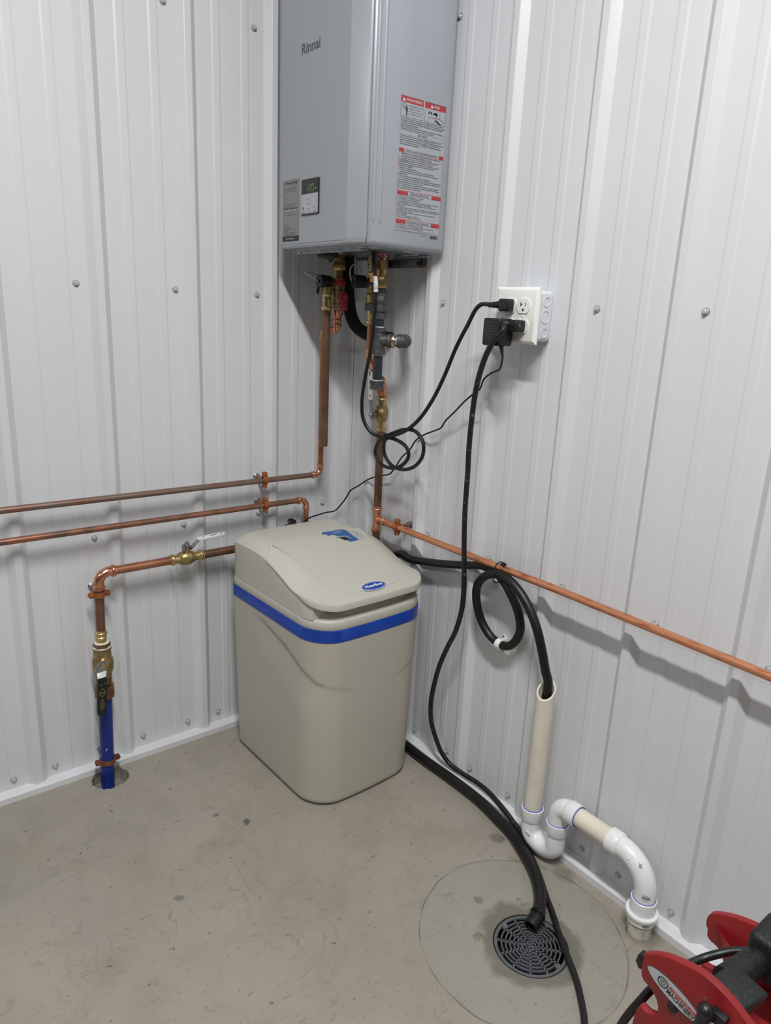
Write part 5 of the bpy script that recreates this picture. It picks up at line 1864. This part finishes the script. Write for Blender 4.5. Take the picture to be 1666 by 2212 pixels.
mb.obox(hd0, V(.004, 0, 0), V(0, .005, .002), V(0, -.002, .0035))
mb.tube([hd0, hd0+V(-.004, -.010, .006)], .0014, 6)
solo(mb, 'cable_tie', 'black', 'black cable tie holding the hose loop to the orange pipe', 'cable tie')
ht = thing('hose_clip', 'white clip screwed to the wall at the bottom of the hose loop', 'clip', P(1085, 1393, X=0))
mb = MB()
cq = P(1079, 1391, X=-.030)
axv = (P(1095, 1396, X=-.030)-P(1064, 1378, X=-.030)).normalized()
mb.lathe(cq-axv*.007, axv, [(0, .0120), (.0005, .0128), (.004, .0128), (.0045, .0120), (.0052, .0120), (.0057, .0128), (.0095, .0128), (.0100, .0120), (.0105, .0128), (.014, .0128), (.0145, .0115)], 20)
build(mb, 'band', 'white', ht)
for (a, b) in ((1086, 1377), (1083, 1405)):
    mb = MB()
    q = P(a, b, X=-.008)
    mb.prism(ell(0, 0, .006, .006, 14), V(-.001, q.y, q.z), V(0, -1, 0), V(0, 0, 1), .0016)
    mb.obox(V(-.014, (q.y+cq.y)/2, (q.z+cq.z)/2), V(.014, 0, 0), V(0, .003, 0), V(0, 0, .0035))
    ear_ = build(mb, 'ear', 'white', ht)
    mb = MB()
    mb.lathe(V(-.0026, q.y, q.z), V(-1, 0, 0), [(0, .0042), (.002, .0038), (.003, .002)], 10)
    build(mb, 'screw', 'zinc', ear_)

# ------------------------------------------------------------------ white drain pipe
XP = -.055
RP, RC = .0211, .0262
yd, yu, zh, ybq = -.8945, -.9690, .1655, -1.1985
dpz = thing('drain_pipe', 'white plastic trap and drain pipe with slant cut standpipe on the right wall', 'drain pipe', (XP, ybq, 0))
ztop = P(1180, 1492, X=XP).z
zc0 = P(1151, 1742, X=XP).z
# slant cut standpipe
mb = MB()
n = 32
lo, hi, loi, hii = [], [], [], []
vd = V(CAM.x-XP, CAM.y-yd, 0).normalized()
for k in range(n):
    a = 2*PI*k/n
    dx, dy = math.cos(a), math.sin(a)
    f = dx*vd.x+dy*vd.y
    for (lst, rr, z) in ((lo, RP, None), (hi, RP, 1), (loi, RP-.0038, None), (hii, RP-.0038, 1)):
        zt_ = zc0-.02 if z is None else ztop+.001-f*rr*1.0-dy*rr*.38
        lst.append(V(XP+dx*rr, yd+dy*rr, zt_))
vsx = lo+hi+hii+loi
fs = []
for k in range(n):
    j = (k+1) % n
    fs += [(k, j, n+j, n+k), (n+k, n+j, 2*n+j, 2*n+k), (2*n+k, 2*n+j, 3*n+j, 3*n+k)]
mb.add(vsx, fs)
build(mb, 'standpipe', 'pvc', dpz)
def socket(mb, o, d, L=.028): mb.lathe(o, d, [(0, RC-.0015), (.0008, RC), (L, RC), (L+.002, RC-.001), (L+.006, RP+.001)], 28)
def prim(o, d):
    m_ = MB()
    m_.lathe(o, d, [(-.0020, RP+.0005), (-.0020, RP+.0022), (.0012, RP+.0030), (.0015, RP+.0005)], 28)
    return build(m_, 'primer_ring', 'primer', dpz)
# trap: down leg, return bend, up leg
mb = MB()
zs0 = zc0
socket(mb, V(XP, yd, zs0), DN)
rb = (yd-yu)/2
zbend = .058
pth = [V(XP, yd, zs0-.03)]+[V(XP, (yd+yu)/2+rb*math.cos(a), zbend-rb*math.sin(a)*.78) for a in [PI*k/16 for k in range(17)]]
zup = P(1205, 1783, X=XP).z
pth.append(V(XP, yu, zup-.010))
mb.tube(pth, RP+.0016, 26)
zsu = zup+.010
socket(mb, V(XP, yu, zsu), DN, .026)
tb = build(mb, 'trap_bend', 'pvcfit', dpz)
mb = MB()
q = P(1153, 1793, X=XP)
mb.lathe(V(XP-RP+.0003, q.y, q.z), V(-1, 0, -.2), [(0, .0075), (.0016, .0075), (.002, .0065)], 16)
build(mb, 'mould_mark', 'pvcfit', tb)
prim(V(XP, yd, zs0), V(0, 0, 1))
# upper elbow
mb = MB()
yh0 = P(1247, 1764, X=XP).y
mb.tube([V(XP, yu, zsu-.006)]+arc_pts(V(XP, yu, zh), V(0, 0, 1), V(0, -1, 0), .0265, 12)+[V(XP, yh0+.004, zh)], RP+.0014, 26)
socket(mb, V(XP, yh0-.004, zh), V(0, 1, 0), .024)
build(mb, 'upper_elbow', 'pvcfit', dpz)
prim(V(XP, yu, zsu), V(0, 0, 1))
prim(V(XP, yh0-.004, zh), V(0, -1, 0))
yh1 = P(1318, 1812, X=XP).y
mb = MB()
mb.tube([V(XP, yh0+.01, zh), V(XP, yh1-.012, zh)], RP, 28)
build(mb, 'arm_pipe', 'pvc', dpz)
# long sweep
mb = MB()
socket(mb, V(XP, yh1, zh), V(0, -1, 0), .024)
sw = arc_pts(V(XP, ybq, zh), V(0, -1, 0), DN, ybq*-1+yh1-.026, 16)
zad = P(1388, 1936, X=XP).z
mb.tube([V(XP, yh1-.018, zh)]+sw+[V(XP, ybq, zad-.01)], RP+.0014, 28)
ls = build(mb, 'sweep_elbow', 'pvcfit', dpz)
for (a, b) in ((1357, 1855), (1384, 1866)):
    mb = MB()
    q = P(a, b, X=XP-RP)
    mb.lathe(V(XP-RP*.9, q.y, q.z), V(-1, 0, .3), [(0, .004), (.0025, .003), (.004, .0008)], 8)
    build(mb, 'mould_nub', 'pvcfit', ls)
# printed code on the sweep
cq = P(1391, 1918, X=XP-RP-.003)
tu = V(.25, -.97, 0).normalized()
bcn = V(-.97, -.25, 0).normalized()
def on_sweep(u, v):
    """point on the sweep's surface: u round the pipe, v up"""
    a = u/(RP+.0016)
    d_ = V(CAM.x-XP, CAM.y-ybq, 0).normalized()
    t_ = V(d_.y, -d_.x, 0)
    t_ = -t_ if t_.dot(rgt) < 0 else t_
    nrm = d_*math.cos(a)+t_*math.sin(a)
    return V(XP, ybq, zad)+nrm*(RP+.0018)+V(0, 0, v)
mb = MB()
uu = -.004
rb_ = random.Random(9)
while uu < .011:
    w_ = rb_.choice((.0004, .0007, .0010))
    p0, p1, p2, p3 = on_sweep(uu, .0135), on_sweep(uu+w_, .0142), on_sweep(uu+w_, .0212), on_sweep(uu, .0205)
    mb.add([p0, p1, p2, p3], [(0, 1, 2, 3)])
    uu += w_+.0006
o_ = on_sweep(-.004, .0215)
tdir = (on_sweep(.010, .0215)-o_).normalized()
text(mb, '90 L-SWEEP', o_+V(0, 0, .0005), tdir, V(0, 0, 1), .0022, .010, res=1, lift=.0006)
o_ = on_sweep(-.003, .0100)
text(mb, 'D 3000-2015', o_, tdir, V(0, 0, 1), .0020, .012, res=1, lift=.0006)
build(mb, 'printed_code', 'ink', ls, smooth=0, recalc=False)
# adapter bushing and the stub from the floor
mb = MB()
za0, za1 = zad, P(1385, 1962, X=XP).z
mb.lathe(V(XP, ybq, za0), DN, [(0, RC-.001), (.0008, RC), (za0-za1, RC+.0005), (za0-za1+.0005, RC+.0065), (za0-za1+.002, RC+.0075), (za0-za1+.0065, RC+.0075), (za0-za1+.0125, RC+.0035), (za0-za1+.022, RC+.0035), (za0-za1+.023, RC+.002)], 30)
adp = build(mb, 'adapter_bushing', 'pvcfit', dpz)
prim(V(XP, ybq, za0), V(0, 0, 1))
mb = MB()
uu = .006
while uu < .020:
    w_ = rb_.choice((.0004, .0008))
    a0, a1 = uu/(RC+.004), (uu+w_)/(RC+.004)
    d_ = V(CAM.x-XP, CAM.y-ybq, 0).normalized()
    t_ = V(d_.y, -d_.x, 0)
    t_ = -t_ if t_.dot(rgt) < 0 else t_
    zz = za1-.0195
    pp = [V(XP, ybq, z_)+(d_*math.cos(a_)+t_*math.sin(a_))*(RC+.0040) for (a_, z_) in ((a0, zz), (a1, zz), (a1, zz+.006), (a0, zz+.006))]
    mb.add(pp, [(0, 1, 2, 3)])
    uu += w_+.0006
build(mb, 'printed_code', 'ink', adp, smooth=0, recalc=False)
mb = MB()
mb.lathe(V(XP, ybq, -.01), V(0, 0, 1), [(0, .0262), (.010, .0262), (za1-.0195+.01, .0262)], 30)
sb = build(mb, 'floor_stub', 'stub', dpz)
mb = MB()
d_ = V(CAM.x-XP, CAM.y-ybq, 0).normalized()
t_ = V(-d_.y, d_.x, 0)
o_ = V(XP, ybq, 0)+(d_*.75+(-t_ if t_.dot(rgt) > 0 else t_)*.66).normalized()*.0266
tt2 = V(d_.y, -d_.x, 0) if V(d_.y, -d_.x, 0).dot(rgt) > 0 else V(-d_.y, d_.x, 0)
tt2 = (tt2*.75+d_*.66).normalized()
text(mb, 'ERIC', o_+V(0, 0, .003)-tt2*.004, V(0, 0, 1), -tt2, .007, .018, lift=.0008)
build(mb, 'stub_print', 'ink', sb, smooth=0, recalc=False)

# ------------------------------------------------------------------ floor drain and its hose
fdn = thing('floor_drain', 'round dark grey slotted grate set in the concrete floor', 'drain', (DRAIN[0], DRAIN[1], -.012))
GZ = -.0055
def ann(mb, r0_, r1_, n=60, z=GZ, th=.0045):
    mb.prism(ell(DRAIN[0], DRAIN[1], r1_, r1_, n), V(0, 0, z), V(1, 0, 0), V(0, 1, 0), th, [ell(DRAIN[0], DRAIN[1], r0_, r0_, n)])
mb = MB()
ann(mb, .0682, .0742)
for r in (.0595, .0510, .0425, .0340, .0258, .0178, .0100):
    ann(mb, r-.0013, r+.0013, 48)
mb.prism(ell(DRAIN[0], DRAIN[1], .0040, .0040, 16), V(0, 0, GZ), V(1, 0, 0), V(0, 1, 0), .0045, [ell(DRAIN[0], DRAIN[1], .0022, .0022, 16)])
for k in range(12):
    a = 2*PI*(k+.35)/12
    d_ = V(math.cos(a), math.sin(a), 0)
    t_ = V(-d_.y, d_.x, 0)
    r_in = .0035 if k % 3 == 0 else (.0100 if k % 3 == 1 else .0178)
    mb.obox(V(DRAIN[0], DRAIN[1], GZ+.00226)+d_*(r_in+.069)/2, d_*(.069-r_in)/2, t_*.00165, V(0, 0, .00224))
gr = build(mb, 'grate', 'grate', fdn, smooth=30)
mb = MB()
for q in (P(1090, 1998, Z=0), V(2*DRAIN[0]-P(1090, 1998, Z=0).x, 2*DRAIN[1]-P(1090, 1998, Z=0).y, 0)):
    dv = V(q.x-DRAIN[0], q.y-DRAIN[1], 0).normalized()*.0655
    m_ = MB()
    m_.lathe(V(DRAIN[0], DRAIN[1], GZ)+dv, V(0, 0, 1), [(0, .0062), (.0046, .0062)], 16)
    build(m_, 'screw_boss', 'grate', gr)
    m_ = MB()
    m_.lathe(V(DRAIN[0], DRAIN[1], -.0010)+dv, V(0, 0, 1), [(0, .0040), (.0006, .0036)], 14)
    build(m_, 'screw', 'zinc', gr)
mb = MB()
ann(mb, .0745, .0772, 60, -.012, .0108)
mb.lathe(V(DRAIN[0], DRAIN[1], -.012), DN, [(0, .0750), (.05, .0740), (.09, .03), (.0901, .001)], 36, cap=False)
mb.lathe(V(DRAIN[0], DRAIN[1], -.012), V(0, 0, 1), [(0, .0750), (.0001, .0690)], 36, cap=False)
build(mb, 'bowl', 'sump', fdn)
fh = thing('discharge_hose', 'thick black hose lying on the floor from the softener to the grate', 'hose', V(-.2, -1.0, 0))
HR = .0145
pts = [V(-.040, -.25, HR), V(-.0455, -.35, HR)]
for (a, b) in ((880, 1612), (915, 1640), (955, 1668), (1000, 1699), (1040, 1733), (1075, 1768), (1105, 1800), (1130, 1838), (1150, 1874)):
    pts.append(P(a, b, Z=HR))
for (a, b, z) in ((1162, 1906, HR), (1167, 1935, HR+.002), (1166, 1960, HR+.008), (1161, 1980, HR+.011)):
    pts.append(P(a, b, Z=z))
pts[2:] = [V(min(p.x, -.0300-HR), p.y, p.z) for p in pts[2:]]
mb = MB()
mb.tube(spline(pts, 7), HR*.92, 18)
build(mb, 'tube', 'rubber', fh)
mb = MB()
e0, e1 = P(1164, 1972, Z=HR+.009), P(1146, 2001, Z=.0150)
dd = (e1-e0).normalized()
Lh = (e1-e0).length
mb.lathe(e0, dd, [(-.004, HR*.9), (.0, HR*1.08), (Lh*.9, HR*1.02), (Lh, HR*.98), (Lh, HR*.74), (Lh*.4, HR*.74), (Lh*.4, .001)], 20, cap=False)
build(mb, 'hose_end', 'rubber', fh)
mb = MB()
mb.lathe(e0+dd*.002, dd, [(0, HR*1.10), (.0005, HR*1.18), (.004, HR*1.18), (.0045, HR*1.10)], 20)
mb.obox(e0+V(-.008, .003, .016), V(.004, 0, 0), V(0, .004, 0), V(0, 0, .004))
build(mb, 'hose_band', 'black', fh)

# ------------------------------------------------------------------ red machine at the lower right
mxn = -.590
def pn(a, b): return P(a, b, X=mxn)
mch = thing('floor_machine', 'red machine with curved horned side plates, black grip and oval sticker', 'machine', (-.47, -1.62, 0))
near_px = [(1388, 2066), (1400, 2062), (1425, 2064), (1455, 2074), (1490, 2090), (1520, 2108), (1550, 2134), (1580, 2166), (1615, 2212), (1650, 2262), (1690, 2335), (1700, 2420),
           (1560, 2440), (1420, 2330), (1366, 2240), (1368, 2205), (1378, 2176), (1388, 2178), (1398, 2188), (1410, 2193), (1418, 2190), (1422, 2176), (1418, 2158), (1410, 2142), (1400, 2128), (1390, 2116), (1386, 2100)]
near = [(pn(a, b).y, pn(a, b).z) for (a, b) in near_px]
def smooth_loop(lp, n=4):
    out = []
    m_ = len(lp)
    for i in range(m_):
        p0, p1, p2, p3 = lp[i-1], lp[i], lp[(i+1) % m_], lp[(i+2) % m_]
        for k in range(n):
            t = k/n
            out.append(tuple(.5*((2*p1[j])+(-p0[j]+p2[j])*t+(2*p0[j]-5*p1[j]+4*p2[j]-p3[j])*t*t+(-p0[j]+3*p1[j]-3*p2[j]+p3[j])*t**3) for j in (0, 1)))
    return out
def plate(lp, x, th, holes=None):
    m_ = MB()
    flip = [(-p[0], p[1]) for p in lp]
    m_.prism(flip, V(x, 0, 0), V(0, -1, 0), V(0, 0, 1), th, holes)
    return m_
nl = smooth_loop(near, 3)
build(plate(nl, mxn+.010, .010), 'side_plate', 'mred', mch, bevel=.002, seg=2, smooth=30)
# black bumper on the horn
hb = pn(1384, 2082)
mb = MB()
t1, t2 = pn(1390, 2066), pn(1386, 2096)
dn_ = (t2-t1).normalized()
pf = dn_.cross(V(1, 0, 0)).normalized()
mb.prism([(0, -.001), (.020, .001), (.020, .004), (.013, .009), (.001, .006)], t1+V(.0105 if dn_.cross(pf if pf.y > 0 else -pf).x < 0 else -.0005, 0, 0), dn_, pf if pf.y > 0 else -pf, .011)
build(mb, 'bumper', 'black', mch, bevel=.0008)
# oval sticker
s0_, s1_ = pn(1401, 2087), pn(1516, 2212)
cen = (s0_+s1_)/2
sx_ = (s1_-s0_).normalized()
sy2 = V(1, 0, 0).cross(sx_).normalized()
if sy2.z < 0: sy2 = -sy2
hl = (s1_-s0_).length/2
def lens(k, hw):
    out = []
    for i in range(48):
        a = 2*PI*i/48
        out.append((hl*k*math.cos(a), hw*math.copysign(abs(math.sin(a))**1.15, math.sin(a))))
    return out
if sx_.cross(sy2).x > 0: lsx = -1
else: lsx = 1
def face_prism(mb, lp, lift, th=.0003):
    """outline on the plate's outer face"""
    pts = [cen+sx_*p[0]+sy2*p[1]+V(-lift, 0, 0) for p in lp]
    n_ = len(pts)
    tr = tessellate_polygon([[Vector((p[0], p[1], 0)) for p in lp]])
    mb.add(pts+[p+V(th, 0, 0) for p in pts], [tuple(t) for t in tr]+[(i, (i+1) % n_, n_+(i+1) % n_, n_+i) for i in range(n_)])
mb = MB()
face_prism(mb, lens(1.03, .0128), .0006)
stk = build(mb, 'sticker', 'msticker2', mch, smooth=0, label='oval grey maker sticker')
mb = MB()
face_prism(mb, lens(1.0, .0112), .0010)
build(mb, 'sticker_face', 'msticker', stk, smooth=0)
mb, mb2 = MB(), MB()
def fpt(u, v, l=.0013): return cen+sx_*u+sy2*v+V(-l, 0, 0)
lc_ = -hl*.42
for (ro, ri) in ((.0068, .0054), (.0034, .0026)):
    o1 = [(lc_+ro*math.cos(2*PI*k/24), .0008+ro*math.sin(2*PI*k/24)) for k in range(24)]
    o2 = [(lc_+ri*math.cos(2*PI*k/24), .0008+ri*math.sin(2*PI*k/24)) for k in range(24)]
    mb.add([fpt(*p) for p in o1]+[fpt(*p) for p in o2], [(k, (k+1) % 24, 24+(k+1) % 24, 24+k) for k in range(24)])
text(mb, 'C', fpt(lc_-.0014, -.0010), sx_, sy2, .0036, .0028, lift=0)
text(mb, 'MACHINERY.', fpt(lc_+.0075, -.0062), sx_, sy2, .0058, hl*1.02, bold=.03, lift=0)
build(mb, 'sticker_print', 'ink', stk, smooth=0, recalc=False)
b0, b1_, b2_, b3 = fpt(lc_+.0080, .0004, .0012), fpt(lc_+.0075+hl*.98, .0004, .0012), fpt(lc_+.0075+hl*.98, .0054, .0012), fpt(lc_+.0080, .0054, .0012)
mb2.add([b0, b1_, b2_, b3], [(0, 1, 2, 3)])
build(mb2, 'sticker_bar', 'red', stk, smooth=0, recalc=False)
mb2 = MB()
text(mb2, 'CENTRAL', fpt(lc_+.0095, .0014, .0014), sx_, sy2, .0032, hl*.92, lift=0)
build(mb2, 'bar_print', 'msticker', stk, smooth=0, recalc=False)
# plug button, rivet, knob, switch on the near plate
mb = MB()
q = pn(1453, 2176)
mb.lathe(V(mxn+.002, q.y, q.z), V(-1, 0, 0), [(0, .0062), (.0030, .0062), (.0042, .0045)], 20)
build(mb, 'hole_plug', 'black', mch)
mb = MB()
q = pn(1523, 2157)
mb.lathe(V(mxn+.002, q.y, q.z), V(-1, 0, 0), [(0, .0028), (.0026, .0024)], 12)
build(mb, 'rivet', 'clampdark', mch)
mb = MB()
q0, q1 = P(1524, 2183, X=mxn-.022), P(1502, 2240, X=mxn-.022)
mb.sphere(q0, .0085)
mb.tube([q0, q0.lerp(q1, .5), q1], .0065, 14, rs=[.0068, .0064, .0075])
mb.tube([q0+V(0, 0, -.012), V(mxn+.002, q0.y-.004, q0.z-.014)], .005, 10)
build(mb, 'lever_knob', 'black', mch)
mb = MB()
w0, w1, w2 = pn(1544, 2170), pn(1578, 2196), pn(1536, 2196)
ua, ub = (w1-w0), (w2-w0)
mb.obox(w0+ua*.5+ub*.9+V(-.004, 0, 0), ua*.5, ub*.9, V(.006, 0, 0))
swt = build(mb, 'switch_plate', 'black', mch, bevel=.001)
mb = MB()
for f_ in (.3, .75):
    o_ = w0+ua*f_+ub*.85+V(-.0104, 0, 0)
    for (u, v, a, b) in ((-.10, .10, .025, .20), (.0, -.05, .10, .05), (.09, .05, .02, .16)):
        c_ = o_+ua*u+ub*v
        mb.obox(c_, ua*a, ub*b, V(.0006, 0, 0))
build(mb, 'switch_marks', 'whiteink', swt, smooth=0)
# far plate
mxf = mxn+.20
def pf_(a, b): return P(a, b, X=mxf)
far_px = [(1530, 1979), (1536, 1975), (1556, 1976), (1590, 1984), (1630, 2000), (1666, 2020), (1710, 2052), (1760, 2110), (1780, 2210), (1640, 2230), (1570, 2190), (1512, 2150), (1510, 2110), (1514, 2086), (1520, 2084), (1530, 2090), (1545, 2096), (1556, 2094), (1563, 2084), (1563, 2068), (1556, 2054), (1546, 2042), (1534, 2031), (1528, 2020), (1529, 2006), (1526, 2000), (1527, 1986)]
fl_ = smooth_loop([(pf_(a, b).y, pf_(a, b).z) for (a, b) in far_px], 3)
build(plate(fl_, mxf+.010, .010), 'side_plate', 'mred', mch, bevel=.002, seg=2, smooth=30)
# stiffening gusset inside the far plate
mb = MB()
g = [P(1546, 1995, X=mxf), P(1580, 2048, X=mxf), P(1600, 2090, X=mxf), P(1562, 2075, X=mxf), P(1560, 2048, X=mxf)]
ap = P(1575, 2068, X=mxf-.030)
mb.add(g+[ap], [(0, 1, 5), (1, 2, 5), (2, 3, 5), (3, 4, 5), (4, 0, 5)])
build(mb, 'gusset', 'mreddust', mch, smooth=20)
# body between the plates, standing on the floor
zb1 = P(1600, 2110, X=mxf-.04).z-.012
yb0 = pn(1440, 2200).y-.012
mb = MB()
side = [(yb0+.025, .02), (yb0+.025, zb1-.09), (yb0+.015, zb1-.06), (yb0-.005, zb1-.03), (yb0-.03, zb1-.012), (yb0-.10, zb1-.004), (yb0-.24, zb1-.03), (yb0-.30, zb1-.12), (yb0-.30, .02)]
flip = [(-p[0], p[1]) for p in side]
mb.prism(flip, V(mxf+.0005, 0, 0), V(0, -1, 0), V(0, 0, 1), mxf-mxn-.0005-.010+.0005)
body = build(mb, 'housing', 'mreddust', mch, bevel=.006, seg=3)
for x in (mxn+.03, mxf-.03):
    for y in (yb0-.01, yb0-.26):
        mb = MB()
        mb.lathe(V(x, y, 0), V(0, 0, 1), [(0, .016), (.003, .018), (.016, .018), (.022, .014)], 16)
        build(mb, 'foot', 'rubber', mch)
# black T grip and motor block
mb = MB()
ga, gb = P(1543, 2135, X=mxn+.045), P(1655, 2062, X=mxf-.055)
gdv = (gb-ga).normalized()
mb.tube([ga+gdv*.02, gb+gdv*.03], .0165, 20)
build(mb, 'grip_bar', 'mblack', mch)
mb = MB()
k0 = P(1562, 2101, X=mxn+.05)
k1 = P(1536, 2120, X=mxn+.035)
k2 = P(1640, 2172, X=mxn+.05)
ax1 = (k2-k0)
ax2 = V(gdv.x, gdv.y, gdv.z)
cenk = k0.lerp(k2, .5)-gdv*.012
mb.obox(cenk, ax1*.5, gdv*.026, ax1.normalized().cross(gdv).normalized()*.012)
build(mb, 'grip_head', 'mblack', mch, bevel=.004, seg=3)
mb = MB()
m0 = P(1655, 2035, X=mxf-.045)
mb.obox(m0+V(.0, -.030, -.004), V(.030, 0, 0), V(0, .042, .0), V(0, 0, .030))
blk = build(mb, 'motor_block', 'mblack', mch, bevel=.008, seg=3)
mb = MB()
cc_ = [P(1636, 2062, X=mxf-.06), P(1615, 2056, X=mxf-.065), P(1588, 2054, X=mxf-.075), P(1555, 2060, X=mxf-.09), P(1520, 2070, X=mxf-.105), P(1488, 2084, X=mxn+.075), P(1460, 2098, X=mxn+.06), P(1435, 2113, X=mxn+.045), P(1408, 2136, X=mxn+.032), P(1382, 2164, X=mxn+.026), P(1355, 2195, X=mxn+.022), P(1335, 2228, X=mxn+.022), P(1318, 2280, X=mxn+.02), P(1300, 2400, X=mxn+.0)]
cc_ += [V(cc_[-1].x, cc_[-1].y-.02, .20), V(cc_[-1].x-.02, cc_[-1].y-.06, .02), V(cc_[-1].x-.02, cc_[-1].y-.30, .006)]
mb.tube(spline(cc_, 7), .0052, 12)
build(mb, 'cord', 'rubber', mch)
mb = MB()
cr = P(1637, 2062, X=mxf-.06)
mb.lathe(cr+V(.012, -.008, 0), (cc_[1]-cc_[0]).normalized(), [(0, .008), (.014, .0075), (.016, .006)], 14)
build(mb, 'cord_grommet', 'black', mch)
